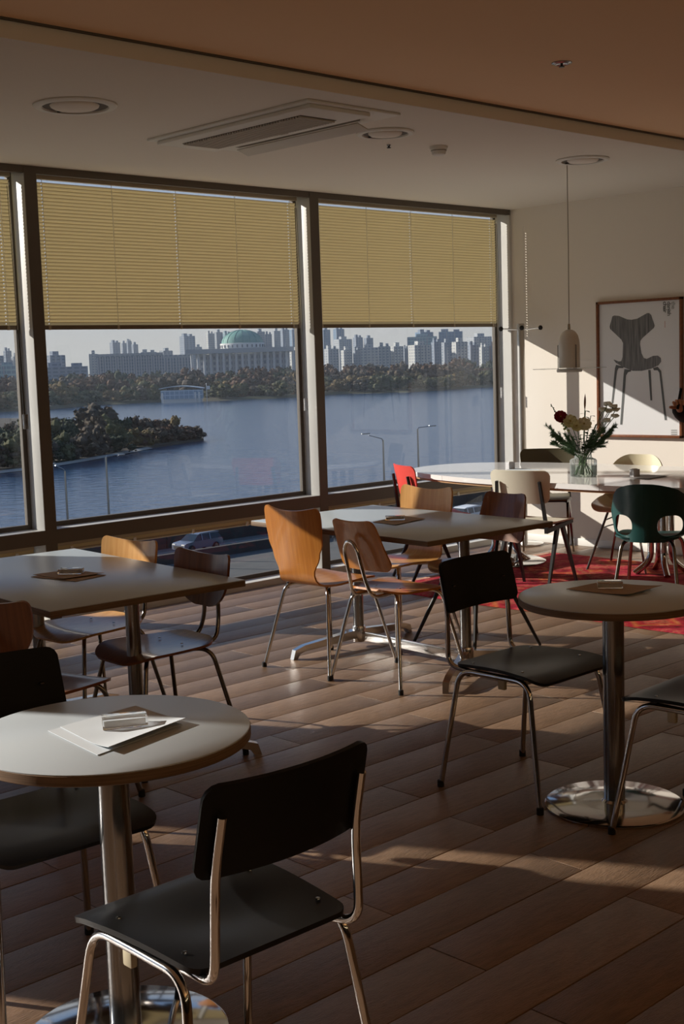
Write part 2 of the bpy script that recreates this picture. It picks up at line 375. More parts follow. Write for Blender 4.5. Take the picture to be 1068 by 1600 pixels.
t = thing('smoke_detector', 'small white smoke detector on the cream ceiling', 'detector', (5.645, 5.024, ZC))
MB().lathe([(.052, 0), (.052, -.012), (.047, -.016), (.047, -.02)], seg=28).build('base_ring', M_white, t)
MB().lathe([(.044, -.02), (.044, -.026), (.038, -.045), (.03, -.05), (0, -.05)], seg=28).build('sensor_cap', M_white, t)
MB().lathe([(.0445, -.0225), (.046, -.024), (.0445, -.0255)], seg=28).build('vent_slot', M_bead, t)
def sprinkler(x, y, z, r, lab):
    t = thing('sprinkler', lab, 'sprinkler', (x, y, z)); MB().lathe([(r, 0), (r, -.003), (r*.7, -.008), (r*.5, -.003), (0, -.003)], seg=24).build('escutcheon', M_steel, t)
    MB().lathe([(.006, 0), (.006, -.014), (.012, -.016), (.012, -.019), (0, -.019)], seg=12).build('head', M_blkm, t)
sprinkler(5.352, 5.136, ZC, .012, 'tiny sprinkler head between the air conditioner and the smoke detector')
sprinkler(4.737, 3.49, ZU, .045, 'steel sprinkler head on the peach ceiling')
t = thing('air_conditioner', 'long white cassette air conditioner set in the cream ceiling', 'air conditioner', (4.45, 5.09, ZC))
MB().box((-.02, 0, -.006), (.62, 1.26, .012), bev=.004).build('ceiling_plate', M_white, t)
MB().box((-.09, 0, -.022), (.40, 1.20, .022), bev=.008).build('cover', M_white, t)
g = MB().box((-.09, .02, -.0335), (.235, .93, .003)); g.build('grille_recess', mat('grille_shadow', (.06, .05, .045), .7), t)
me = MB().box((0, 0, 0), (.232, .009, .012)).mesh('grille_bar'); me.materials.append(mat('grille_grey', (.55, .51, .46), .6))
for i in range(46):
    o = bpy.data.objects.new('grille_bar', me); C.objects.link(o); o.parent = t; o.location = (-.09, -.43+i*.0200, -.037)
g = MB().box((0, 0, 0), (.085, .94, .006), bev=.002, M=Matrix.Rotation(math.radians(18), 4, 'Y')); g.build('louvre_flap', mat('flap_grey', (.62, .58, .52), .5), t, loc=(.205, .02, -.045))
MB().box((.16, .02, -.014), (.05, .94, .012)).build('air_slot', mat('slot_grey', (.3, .27, .24), .7), t)
MB().box((-.09+.155, -.02, -.034), (.01, .05, .002)).build('badge', mat('grille_grey', (.36, .33, .29)), t)
# ------------------------------------------------------------------ pendant
px_, py_ = 6.94, 5.09
px_, py_ = 6.87, 5.03
t = thing('pendant_lamp', 'white domed pendant lamp with thin glass discs hanging over the long table', 'lamp', (px_, py_, 0))
MB().tube([(0, 0, 1.72), (.004, 0, 2.2), (0, 0, ZC)], .0028, 6).build('cord', mat('grey_cord', (.35, .31, .26), .8), t)
MB().lathe([(0, 1.735), (.008, 1.735), (.01, 1.70), (.02, 1.695)], seg=16).build('cord_grip', M_steel, t)
MB().lathe([(.0, 1.70), (.02, 1.698), (.042, 1.685), (.058, 1.66), (.066, 1.625), (.068, 1.59), (.068, 1.455), (.064, 1.455), (.064, 1.59), (0, 1.68)], seg=40).build('lamp_shade', M_porc, t)
MB().lathe([(0, 1.425), (.078, 1.426), (.082, 1.433), (.082, 1.441), (.078, 1.446), (0, 1.446)], seg=40).build('base_disc', M_white, t)
for k in range(3):
    a = 2.3+k*2*PI/3; c = (math.cos(a)*.073, math.sin(a)*.073)
    MB().tube([(c[0]*.94, c[1]*.94, 1.60), (*c, 1.60), (*c, 1.44)], .0022, 6).build('rod', M_blkm, t)
MB().lathe([(.0695, 1.449), (.235, 1.449), (.235, 1.452), (.0695, 1.452)], seg=48).build('glass_disc', M_vase, t)
# ------------------------------------------------------------------ coat rack
t = thing('coat_rack', 'tall steel coat rack with black ball hooks in the window corner', 'coat rack', (8.33, 6.575, 0))
MB().lathe([(.030, .02), (.030, 1.80), (.027, 1.803), (0, 1.803)], seg=24).build('pole', M_pole, t)
MB().lathe([(.16, 0), (.16, .012), (.14, .02), (.03, .024)], seg=36).build('base_plate', M_chrome, t)
for a in (math.radians(-48), math.radians(132), math.radians(42), math.radians(222)):
    L = .15 if a in (math.radians(-48), math.radians(132)) else .13
    MB().tube([(math.cos(a)*.028, math.sin(a)*.028, 1.755), (math.cos(a)*L, math.sin(a)*L, 1.765)], .006, 8).build('hook_arm', M_chrome, t)
    MB().lathe([(0, -.02), (.012, -.016), (.019, 0), (.012, .016), (0, .02)], (math.cos(a)*(L+.008), math.sin(a)*(L+.008), 1.765), 16).build('ball', M_rub, t)
# ------------------------------------------------------------------ poster
t = thing('framed_poster', 'brown framed white poster with a grey chair, hung on the cream wall', 'poster', (XW, 5.58, 1.41))
def pw(x, y, X): p = onx(x, y, X); return p - V((XW, 5.58, 1.41))
g = MB(); Y0_, Y1_, Z0_, Z1_ = -.375, .385, -.52, .53
for c, d in (((-.017, (Y0_+Y1_)/2, Z0_+.01), (.03, Y1_-Y0_, .02)), ((-.017, (Y0_+Y1_)/2, Z1_-.01), (.03, Y1_-Y0_, .02)), ((-.017, Y0_+.01, 0.005), (.03, .02, Z1_-Z0_)), ((-.017, Y1_-.01, 0.005), (.03, .02, Z1_-Z0_))):
    MB().box(c, d, bev=.002).build('frame_bar', M_frm, t)
MB().box((-.010, (Y0_+Y1_)/2, .005), (.006, Y1_-Y0_-.03, Z1_-Z0_-.03)).build('poster_sheet', mat('poster_white', (.70, .70, .72), .35), t)
M_pg = mat('print_grey_wood', (.085, .085, .088), .5, col2=(.20, .20, .205), scale=4, stretch=(1, 26, 1.2))
M_pg2 = mat('print_dark_grey', (.10, .105, .105), .5)
s5 = .2884
def flat(pts, name, m, X=XW-.0145):
    P = [pw(760+x*s5, 480+y*s5, X) for x, y in pts]
    MB().add([(p.x, p.y, p.z) for p in P], [tuple(range(len(P)))]).build(name, m, t, sharp=None)
flat([(690, 45), (715, 47), (760, 66), (785, 68), (815, 62), (868, 32), (880, 32), (890, 42), (910, 100), (905, 112), (845, 165), (832, 182), (830, 200), (838, 250), (850, 275), (866, 280), (900, 264), (925, 262), (942, 275), (944, 295), (930, 315), (890, 333), (840, 345), (790, 345), (740, 325), (700, 302), (686, 285), (692, 285), (715, 294), (728, 292), (735, 270), (738, 195), (728, 175), (668, 118), (665, 105), (680, 50)], 'printed_shell', M_pg)
for pts in ([(700, 312), (740, 322), (740, 330), (714, 330), (706, 345), (684, 520), (674, 530), (676, 510), (694, 330)], [(745, 335), (780, 340), (782, 348), (765, 352), (754, 370), (733, 636), (722, 636), (741, 360)], [(900, 330), (925, 322), (944, 345), (975, 612), (963, 612), (934, 355), (925, 342), (905, 342)], [(874, 340), (887, 340), (896, 505), (886, 505)]):
    flat(pts, 'printed_leg', M_pg2)
def text(s, y_px, x_px, size, m, parent, name='printed_word'):
    cu = bpy.data.curves.new(name, 'FONT'); cu.body = s; cu.size = size; cu.offset = .0006; cu.space_character = .92; ob = bpy.data.objects.new(name, cu)
    C.objects.link(ob); bpy.context.view_layer.update(); me = bpy.data.meshes.new_from_object(ob); bpy.data.objects.remove(ob)
    o = bpy.data.objects.new(name, me); C.objects.link(o); me.materials.append(m); o.parent = parent
    p = pw(x_px, y_px, XW-.0145); o.location = p
    # reads downwards: text x -> -z, text y -> -y(right in the picture)
    o.matrix_local = Matrix.Translation(p) @ Matrix(((0, 0, -1, 0), (0, -1, 0, 0), (-1, 0, 0, 0), (0, 0, 0, 1)))
    return o
s7 = .175
text('the', 440+178*s7, 1000+278*s7, .046, mat('print_light_grey', (.30, .31, .31), .5), t)
text('danish', 440+178*s7, 1000+240*s7, .046, M_pg2, t)
text('chair', 440+178*s7, 1000+203*s7, .046, M_blkm, t)
for k in range(3):
    p = [(998, 664+k*11), (1030, 664+k*11), (1030, 670+k*11), (998, 670+k*11)]; flat(p, 'small_print', mat('print_light_grey', (.3, .31, .31)))
p = [(963, 75), (966, 75), (966, 110), (963, 110)]; flat(p, 'small_print', mat('print_red', (.5, .25, .22), .5))
# ================================================================== TABLES
def round_table(loc, R, lab, zt=.728):
    t = thing('round_table', lab, 'table', (*loc, 0), 0)
    MB().lathe([(0, zt-.003), (R-.0015, zt-.003), (R-.0015, zt-.001), (R-.003, zt), (0, zt)], seg=72).build('tabletop', M_lam, t)
    MB().lathe([(0, zt-.026), (R-.002, zt-.026), (R, zt-.024), (R, zt-.004), (R-.002, zt-.003), (0, zt-.003)], seg=72).build('plywood_edge', M_ply, t)
    MB().lathe([(.036, .02), (.036, zt-.03)], seg=32).build('column', M_steel, t)
    MB().lathe([(.09, zt-.032), (.12, zt-.026), (0, zt-.026)], seg=24).build('mounting_plate', M_blkm, t)
    MB().lathe([(0, .0), (.232, 0), (.236, .003), (.236, .007), (.23, .0105), (.1, .012), (.045, .016), (.037, .024)], seg=72).build('base_disc', M_chrome, t)
    return t
RT1 = round_table((1.557, 2.41), .315, 'round grey-topped table in the left foreground with white papers on it')
RT2 = round_table((3.59, 2.462), .315, 'round grey-topped table at the right with a mirror-like disc base')
def rect_table(c, rz, sx, sy, lab, arms):
    zt = .722; t = thing('rectangular_table', lab, 'table', (*c, 0), rz)
    MB().box((0, 0, zt-.0015), (sx-.002, sy-.002, .003), bev=.001).build('tabletop', M_lam, t)
    MB().box((0, 0, zt-.0145), (sx, sy, .023), bev=.002).build('plywood_edge', M_ply, t)
    for k, yy in enumerate((-.40, .40)):
        cx = .07
        MB().lathe([(.028, .05), (.028, zt-.03)], (cx, yy, 0), 24).build('column', M_steel, t)
        MB().lathe([(.036, .03), (.038, .05), (.038, .10), (.033, .115), (.028, .116)], (cx, yy, 0), 24).build('hub', M_alu, t)
        MB().box((cx, yy, zt-.031), (.30, .07, .01)).build('mounting_plate', M_blkm, t)
        for ax, ay in arms[k]:
            g = MB(); L = math.hypot(ax, ay); ang = math.atan2(ay, ax)
            prof = [(.03, .075), (L*.5, .062), (L*.86, .052), (L*.97, .038), (L, .004)]
            vs = []; n = len(prof)
            for i, (d, z) in enumerate(prof):
                h = (.045, .038, .032, .03, .004)[i]; wd = (.022, .02, .017, .016, .014)[i]
                nx, nz = (0, 1) if i < 3 else ((.6, .8) if i == 3 else (1, .0))
                hh = .018
                for sx_, sz_ in ((-1, 1), (1, 1), (1, -1), (-1, -1)):
                    if i < 3: p = V((d, sx_*wd, z+sz_*h/2))
                    elif i == 3: p = V((d+(.012 if sz_ > 0 else -.018), sx_*wd, z+(.012 if sz_ > 0 else -.012)))
                    else: p = V((d+(.014 if sz_ > 0 else -.014), sx_*wd, 0.001))
                    vs.append(Matrix.Rotation(ang, 4, 'Z') @ p)
            fs = [(0, 1, 2, 3), (4*n-1, 4*n-2, 4*n-3, 4*n-4)]
            for i in range(n-1):
                for k2 in range(4): fs.append((i*4+k2, i*4+(k2+1) % 4, (i+1)*4+(k2+1) % 4, (i+1)*4+k2))
            g.add(vs, fs); g.build('foot', M_alu, t, loc=(cx, yy, 0))
    MB().box((.07, 0, .062), (.016, .76, .048), bev=.003).build('stretcher', M_alu, t)
    return t
T2 = rect_table((4.705, 4.53), math.radians(-2.9), .87, 1.32, 'rectangular grey-topped table in the middle of the room', [[(-.40, -.25), (.40, -.22)], [(-.44, .02), (.42, .05)]])
T1 = rect_table((2.715, 4.475), math.radians(-3.9), .82, 1.35, 'rectangular grey-topped table at the left by the windows', [[(-.42, -.2), (.42, -.2)], [(-.42, .1), (.42, .1)]])
# long stone-topped table
t = thing('long_table', 'long oval table with a glossy white top near the poster wall', 'table', (7.24, 5.08, 0)); T3 = t
def oval(ax, by, n=2.4, y0=-9, y1=9, N=96):
    P = []
    for i in range(N):
        a = 2*PI*i/N; c, s_ = math.cos(a), math.sin(a); x = ax*math.copysign(abs(c)**(2/n), c); y = by*math.copysign(abs(s_)**(2/n), s_)
        P.append((x, y))
    # clip to strip
    def clip(P, yc, keep_above):
        out = []
        for i in range(len(P)):
            a, b_ = P[i], P[(i+1) % len(P)]; ia = (a[1] > yc) == keep_above; ib = (b_[1] > yc) == keep_above
            if ia: out.append(a)
            if ia != ib: k = (yc-a[1])/(b_[1]-a[1]); out.append((a[0]+(b_[0]-a[0])*k, yc))
        return out
    return clip(clip(P, y0, True), y1, False)
for y0_, y1_ in ((-9, -.478), (-.474, .868), (.872, 9)):
    MB().prism(oval(.68, 1.53, y0=y0_, y1=y1_), .702, .735).build('top_panel', M_marble, t, sharp=30)
MB().prism(oval(.665, 1.515), .685, .702).build('wooden_underside', mat('oak_underside', (.40, .23, .11), .5), t)
for bx_, yy in ((.46, -.2), (.26, 1.03)):
    for dx, dy in ((.05, .05), (-.05, .05), (.05, -.05), (-.05, -.05)):
        MB().tube(fillet([(bx_+dx, yy+dy, .68), (bx_+dx, yy+dy, .10), (bx_+dx*2.6, yy+dy*2.6, .012)], .08), .022, 12).build('column', M_chrome, t)
    if yy > 0: MB().lathe([(0, 0), (.30, 0), (.31, .006), (.29, .014), (0, .02)], (bx_, yy, .008), 40).build('base_disc', M_chrome, t)
# ------------------------------------------------------------------ rug
mr = bpy.data.materials.new('red_persian_rug'); mr.use_nodes = True; n = mr.node_tree; bs = n.nodes['Principled BSDF']; bs.inputs['Roughness'].default_value = .95; bs.inputs['Specular IOR Level'].default_value = .1
tcn = n.nodes.new('ShaderNodeTexCoord'); v1 = n.nodes.new('ShaderNodeTexVoronoi'); v1.inputs['Scale'].default_value = 2.6; v1.distance = 'MANHATTAN'
n1 = n.nodes.new('ShaderNodeTexNoise'); n1.inputs['Scale'].default_value = 5; n1.inputs['Detail'].default_value = 8; n1.inputs['Roughness'].default_value = .75
c1 = n.nodes.new('ShaderNodeValToRGB'); c2 = n.nodes.new('ShaderNodeValToRGB')
n.links.new(tcn.outputs['Object'], v1.inputs[0]); n.links.new(tcn.outputs['Object'], n1.inputs[0]); n.links.new(v1.outputs['Distance'], c1.inputs[0]); n.links.new(n1.outputs[0], c2.inputs[0])
def ramp(c, L):
    el = c.color_ramp.elements
    while len(el) > 1: el.remove(el[-1])
    el[0].position = L[0][0]; el[0].color = (*L[0][1], 1)
    for p_, k in L[1:]: x_ = el.new(p_); x_.color = (*k, 1)
ramp(c1, [(0, (.85, .42, .40)), (.14, (.70, .04, .06)), (.3, (.12, .012, .015)), (.4, (.62, .03, .03)), (.5, (.80, .32, .08)), (.58, (.45, .02, .05)), (.75, (.10, .01, .015)), (.9, (.6, .05, .1))])
ramp(c2, [(.36, (.06, .01, .012)), (.44, (.40, .02, .02)), (.5, (.62, .03, .05)), (.56, (.78, .30, .14)), (.6, (.45, .02, .03)), (.68, (.12, .012, .02))])
mxn = n.nodes.new('ShaderNodeMix'); mxn.data_type = 'RGBA'; mxn.inputs[0].default_value = .5
n.links.new(c1.outputs[0], mxn.inputs[6]); n.links.new(c2.outputs[0], mxn.inputs[7]); dk = n.nodes.new('ShaderNodeHueSaturation'); dk.inputs['Value'].default_value = .68; n.links.new(mxn.outputs[2], dk.inputs['Color']); n.links.new(dk.outputs[0], bs.inputs['Base Color'])
t = thing('rug', 'worn red patterned rug under the long white table', 'rug', (7.09, 4.5, 0))
g = MB(); NX, NY = 60, 90
vs = []; fs = []
for i in range(NX+1):
    for j in range(NY+1):
        x = -1.0+2.0*i/NX; y = -1.6+3.2*j/NY
        wob = .012*math.sin(y*5+1) if i in (0, NX) else 0; wy = .015*math.sin(x*6) if j in (0, NY) else 0
        e_ = min(i, NX-i, j, NY-j); vs.append((x+wob, y+wy, .002 if e_ == 0 else .008+.0015*noise.noise(V((x*14, y*14, 0)))))
for i in range(NX):
    for j in range(NY): a = i*(NY+1)+j; fs.append((a, a+NY+1, a+NY+2, a+1))
g.add(vs, fs).build('rug_pile', mr, t, sharp=None)
g = MB()
for i in range(160):
    y = -1.6
    x = -.99+i*.0125
    for y_, s_ in ((-1.6, -1), (1.6, 1)): g.box((x, y_+s_*.02, .003), (.004, .045, .003), rz=random.uniform(-.3, .3))
tag(g.build('fringe', mat('fringe', (.55, .30, .22), .9), t), kind='stuff')
# ================================================================== CHAIRS
def glide(t, x, y, m=M_rub, h=.022, r=.0125): MB().lathe([(r, 0), (r, h), (r*.7, h+.003)], (x, y, 0.0005), 12).build('glide', m, t)
def school_chair(lab, loc, rz, group=None):
    t = thing('school_chair', lab, 'chair', (*loc, 0), rz, group)
    def S(x, tt):
        y = -.19+tt; z = .446+.012*(x/.2)**2*math.sin(PI*min(1, tt/.4)) - .010*math.exp(-((y-(-.02))/.09)**2-(x/.13)**2)
        if y > .14: z -= (y-.14)**2*2.4
        return (x, y, z)
    MB().panel(lambda tt: .190+.025*min(1, tt/.3), .405, .035, .045, S, .011, 17, 26).build('seat', M_blk, t)
    def B(x, tt):
        a = math.radians(13); z = .628+tt*math.cos(a); y = -.222-tt*math.sin(a)-.035*(1-(x/.2)**2)+.02
        return (x, y, z)
    MB().panel(lambda tt: .200-.004*tt/.2, .186, .028, .028, B, .010, 19, 14).build('backrest', M_blkb, t)
    for s_ in (-1, 1):
        p = fillet([(s_*.168, -.258, .752), (s_*.170, -.232, .640), (s_*.178, -.228, .438), (s_*.165, -.12, .424), (s_*.15, .12, .424)], .045)
        MB().tube(p, .0095, 12).build('back_post', M_chrome, t)
        MB().lathe([(.0, 0), (.007, .0), (.007, .003), (0, .004)], (s_*.14, -.226, .72), 10).build('bolt', M_steel, t)
        for fy, sy in ((-.225, -.16), (.222, .15)):
            q = fillet([(s_*.192, 0, .432), (s_*.194, sy, .432), (s_*.236, fy, .001)], .06, 8)
            lg = MB().tube(q, .0098, 12).build('leg', M_chrome, t)
            glide(lg, s_*.236, fy)
        MB().box((s_*.188, .03, .410), (.016, .03, .04), bev=.004).build('stacking_bumper', mat('yellowed_plastic', (.45, .40, .28), .5), t)
        for yy in (-.12, .10): MB().lathe([(0, 0), (.006, 0), (.005, .0025), (0, .003)], (s_*.165, yy, .4575), 8).build('rivet', M_steel, t)
    for yy in (-.10, .11): MB().box((0, yy, .430), (.37, .022, .012)).build('cross_bar', M_chrome, t)
    return t
school_chair('black chair with chrome tube legs in the foreground, back to the viewer', (1.505, 1.98), math.radians(-1))
school_chair('black chair at the far side of the left round table, backrest at the left edge', (1.555, 2.735), math.radians(177))
school_chair('black chair standing left of the right round table, whole chair in view', (3.583, 2.815), math.radians(180))
school_chair('black chair cut off by the right edge, in front of the right round table', (3.60, 2.10), math.radians(2))
def tube_legs(t, m, sp=.235, zs=.436, inn=.15, black=True):
    for s_ in (-1, 1):
        for f in (-1, 1):
            q = fillet([(s_*.03, f*.05, zs-.004), (s_*inn, f*inn*1.0, zs), (s_*sp, f*sp, .001)], .055, 8)
            lg = MB().tube(q, .0088, 12).build('leg', m, t); glide(lg, s_*sp, f*sp)
    MB().lathe([(0, zs+.006), (.07, zs+.004), (.07, zs-.008), (0, zs-.012)], seg=20).build('leg_bracket', M_blkm, t)
def shell_chair(lab, loc, rz, m):
    """one continuous bent plywood shell, wide back with cut in waist"""
    t = thing('bent_plywood_chair', lab, 'chair', (*loc, 0), rz)
    prof = fillet([(.21, .435), (.15, .452), (-.10, .438), (-.205, .45), (-.255, .82)], .10, 8)
    prof = [V((p[0], p[1])) for p in prof]; L = [0]
    for i in range(1, len(prof)): L.append(L[-1]+(prof[i]-prof[i-1]).length)
    T = L[-1]
    def at(s_):
        s_ = max(0, min(T, s_))
        for i in range(1, len(L)):
            if s_ <= L[i]+1e-9: k = (s_-L[i-1])/(L[i]-L[i-1]+1e-9); return prof[i-1].lerp(prof[i], k)
        return prof[-1]
    K = [(0, .165), (.08, .20), (.2, .205), (.30, .185), (.40, .135), (.46, .125), (.55, .165), (.62, .192), (.72, .20), (T, .198)]
    def W(s_):
        for i in range(1, len(K)):
            if s_ <= K[i][0]+1e-6: k = (s_-K[i-1][0])/(K[i][0]-K[i-1][0]); k = k*k*(3-2*k); return K[i-1][1]*(1-k)+K[i][1]*k
        return K[-1][1]
    def S(x, s_):
        p = at(s_); q = s_/T; dz = 0; dy = 0
        if q > .55: dy = .55*x*x*min(1, (q-.55)/.15); dz = max(0, (q-.88)/.12)*(x*x*.7)
        elif q < .5: dz = .35*x*x*math.sin(PI*q/.5)
        return (x, p[0]+dy, p[1]+dz)
    MB().panel(W, T, .10, .035, S, .010, 19, 50).build('shell', m, t)
    tube_legs(t, M_chrome, .24, .432, .15)
    for s_ in (-1, 1): MB().box((s_*.15, -.14, .418), (.008, .012, .03)).build('stacking_stop', M_blkm, t)
    return t
def seat_plate(t, m, z=.452, nm='seat'):
    def S(x, tt):
        y = -.19+tt; zz = z+.22*x*x*math.sin(PI*min(1, tt/.41)) - .008*math.sin(PI*tt/.41)
        if y > .11: zz -= (y-.11)**2*2.6
        if y < -.10: zz += (-.10-y)**2*1.6
        return (x, y, zz)
    MB().panel(lambda tt: .155+.05*math.sin(PI*min(1, tt/.62)), .41, .08, .13, S, .010, 17, 26).build(nm, m, t)
def back_shield(t, m, top=.782, bot=.575, hw=.19, y=-.235, tilt=9, flare=False):
    def S(x, tt):
        z = bot+tt; a = math.tan(math.radians(tilt)); q = tt/(top-bot)
        return (x, y-tt*a+.75*x*x+.01, z + (.55*x*x if q > .8 else .55*x*x*max(0, (q-.5)/.3)))
    H = top-bot
    MB().panel((lambda tt: hw*(1-.22*(tt/H))) if flare else (lambda tt: hw*(.60+.40*math.sin(min(1, tt/(H*.72))*PI/2))), H, .07 if not flare else .05, .03, S, .010, 19, 18).build('backrest', m, t)
def shield_chair(lab, loc, rz, m, metal=None, flare=False):
    metal = metal or M_chrome
    t = thing('plywood_back_chair', lab, 'chair', (*loc, 0), rz); seat_plate(t, m); back_shield(t, m, *((.80, .56, .17, -.215, 22, True) if flare else ()))
    tube_legs(t, metal, .235, .432, .15)
    w_ = .05
    ex = .035 if flare else 0
    pts = [(-w_*1.3, .05, .438), (-w_*1.3, -.235, .438), (-w_, -.262, .52), (-w_*.9, -.265-ex, .66), (-w_*.5, -.272-ex, .70), (0, -.275-ex, .71), (w_*.5, -.272-ex, .70), (w_*.9, -.265-ex, .66), (w_, -.262, .52), (w_*1.3, -.235, .438), (w_*1.3, .05, .438)]
    MB().tube(fillet(pts, .05, 6), .0088, 12).build('back_support', metal, t)
    for x in (-.08, .08): MB().lathe([(0, 0), (.006, 0), (.005, .0025), (0, .003)], (x, -.06, .4565), 8).build('rivet', M_steel, t)
    return t
M_darkm = mat('dark_nickel', (.22, .20, .18), .22, metal=1)
E1 = math.radians(-90)
shell_chair('honey wood chair with one-piece waisted shell at the left end of the middle table', (4.40, 4.735), E1+math.radians(1), M_wood_h)
shield_chair('honey wood chair with a looped tube behind its back at the middle table', (4.42, 4.27), E1+math.radians(0), M_wood_h, None, True)
shell_chair('light wood chair with one-piece shell on the window side of the middle table', (5.03, 4.84), -E1+math.radians(-2), M_wood_l)
shield_chair('light wood chair lit by the sun on the window side of the left table', (2.97, 4.70), -E1+math.radians(4), M_wood_l, M_darkm)
shield_chair('dark brown wooden chair at the near right corner of the left table', (2.91, 4.13), -E1+math.radians(-3), M_wood_d, M_darkm)
shield_chair('dark brown wooden chair at the left table cut off by the left edge', (2.27, 3.94), E1+math.radians(17), M_wood_d, M_darkm)
def splay_chair(lab, loc, rz):
    t = thing('splay_legged_chair', lab, 'chair', (*loc, 0), rz); seat_plate(t, M_wood_d, .455); back_shield(t, M_wood_d, .80, .55, .185, -.22, 14, True)
    for s_ in (-1, 1):
        for f in (-1, 1): MB().tube([(s_*.10, f*.08, .44), (s_*.235, f*.25, .002)], .014, 8, .008).build('leg', M_blkm, t)
        MB().tube(fillet([(s_*.05, .05, .436), (s_*.05, -.215, .436), (s_*.05, -.262, .66)], .05), .009, 8).build('back_support', M_blkm, t)
    MB().box((0, 0, .436), (.24, .2, .014), bev=.003).build('seat_bracket', M_blkm, t)
    for x in (-.05, .05): MB().lathe([(0, 0), (.004, 0), (0, .003)], (x, -.25, .66), 8).build('rivet', M_steel, t)
splay_chair('dark brown chair with straight black legs behind the middle table', (5.17, 4.42), -E1+math.radians(-4))
def bar(a, b_, w0, d0, w1=None, d1=None):
    """flat tapered steel member from a to b"""
    a, b_ = V(a), V(b_); w1 = w1 or w0; d1 = d1 or d0; ax = (b_-a).normalized(); s_ = V((1, 0, 0)); f = ax.cross(s_).normalized(); g = MB(); vs = []
    for p, ww, dd in ((a, w0, d0), (b_, w1, d1)):
        for i, j in ((-1, -1), (1, -1), (1, 1), (-1, 1)): vs.append(p+s_*(i*ww/2)+f*(j*dd/2))
    return g.add(vs, [(3, 2, 1, 0), (4, 5, 6, 7), (0, 1, 5, 4), (1, 2, 6, 5), (2, 3, 7, 6), (3, 0, 4, 7)])
def compass_chair(lab, loc, rz, mseat, mback, metal=M_blkm, legm=None):
    t = thing('compass_frame_chair', lab, 'chair', (*loc, 0), rz); legm = legm or metal
    def S(x, tt):
        y = -.17+tt; return (x, y, .465-(.0 if y < .15 else (y-.15)**2*2.2)+.10*x*x)
    MB().panel(lambda tt: .175+.025*min(1, tt/.3), .39, .04, .05, S, .010, 13, 20).build('seat', mseat, t)
    def B(x, tt): return (x, -.205-tt*.20+.9*x*x, .60+tt)
    MB().panel(lambda tt: .205-.01*math.cos(tt*12), .215, .045, .045, B, .010, 17, 16).build('backrest', mback, t)
    for s_ in (-1, 1):
        x = s_*.175
        bar((x, -.20, .425), (x, .20, .448), .022, .03, .018, .022).build('side_rail', metal, t)
        bar((x, -.185, .43), (x*.86, -.235, .745), .02, .024, .016, .018).build('back_post', metal, t)
        bar((x, -.03, .43), (x*1.12, -.24, .002), .02, .04, .014, .016).build('leg', legm, t)
        bar((x, .05, .43), (x*1.12, .235, .002), .02, .04, .014, .016).build('leg', legm, t)
        MB().lathe([(0, 0), (.006, 0), (0, .003)], (x*.86, -.245, .735), 8).build('bolt', M_steel, t)
    MB().box((0, -.09, .435), (.34, .02, .02)).build('cross_bar', metal, t); MB().box((0, .10, .440), (.34, .02, .02)).build('cross_bar', metal, t)
    return t
compass_chair('off-white panel chair with black steel frame on the near side of the long table', (6.70, 5.20), E1+math.radians(12), M_whip, M_whip)
compass_chair('red panel chair with black frame at the window end of the long table', (6.68, 6.08), math.radians(-117), M_red, M_red)
compass_chair('olive-black panel chair on the wall side of the long table below the coat rack', (7.93, 6.05), math.radians(122), M_olive, M_olive, M_blkm, M_darkm)
# teal arm chair with two openings
def teal_chair():
    t = thing('teal_armchair', 'dark teal plastic armchair with two openings in its back at the long table', 'chair', (6.64, 4.27, 0), E1+math.radians(22))
    def S(x, z):            # wrap round surface of the back
        k = min(1, abs(x)/.26); return V((x*(1-.10*k*k), -.235-.10*(z-.45)+.25*k**2.2, z))
    # half outline (right): centre line, bottom, outside, top
    out = [(0, .43), (.12, .43), (.20, .445), (.262, .49), (.292, .55), (.300, .61), (.288, .67), (.255, .73), (.205, .778), (.14, .808), (.07, .822), (0, .825)]
    out = [(a*.90, .43+(b-.43)*.88) for a, b in out]; hc = V((.142, .525))
    def hole(a): return V((hc.x+.070*math.copysign(abs(math.cos(a))**.8, math.cos(a)), hc.y+(.062 if math.sin(a) > 0 else .060)*math.copysign(abs(math.sin(a))**.8, math.sin(a))))
    def cast(a):
        d = V((math.cos(a), math.sin(a))); best = 9
        for i in range(len(out)):
            p, q = V(out[i]), V(out[(i+1) % len(out)]); e_ = q-p; den = d.x*e_.y-d.y*e_.x
            if abs(den) < 1e-9: continue
            w_ = p-hc; tt = (w_.x*e_.y-w_.y*e_.x)/den; u = (w_.x*d.y-w_.y*d.x)/den
            if tt > 0 and -1e-6 <= u <= 1+1e-6: best = min(best, tt)
        for cx_, cy_ in (out[0], out[-1]):
            if abs(math.atan2(math.sin(a-math.atan2(cy_-hc.y, cx_-hc.x)), math.cos(a-math.atan2(cy_-hc.y, cx_-hc.x)))) < .06: return V((cx_, cy_))
        return hc+d*best
    g = MB()
    for s_ in (1, -1):
        def f(u, v, s_=s_):
            a = 2*PI*u; h = hole(a); o = cast(math.atan2(h.y-hc.y, h.x-hc.x)); p = h.lerp(o, v); return S(s_*p.x, p.y)
        g.sheet(f, 56, 6, .008, closed=True)
    g.build('back_shell', M_green, t)
    def Q(x, tt):
        y = -.215+tt; z = .445+.0+.5*x*x*(1-min(1, tt/.4)*.6) - (0 if y < .14 else (y-.14)**2*2.4)
        return (x, y, z)
    MB().panel(lambda tt: .18+.02*math.sin(PI*min(1, tt/.45)), .40, .06, .10, Q, .009, 15, 20).build('seat', M_green, t)
    for s_ in (-1, 1):
        for f in (-1, 1):
            MB().tube(fillet([(s_*.04, f*.03, .425), (s_*.15, f*.14, .428), (s_*.20, f*.235, .002)], .06, 8), .011, 12).build('leg', M_darkm, t)
    return t
teal_chair()
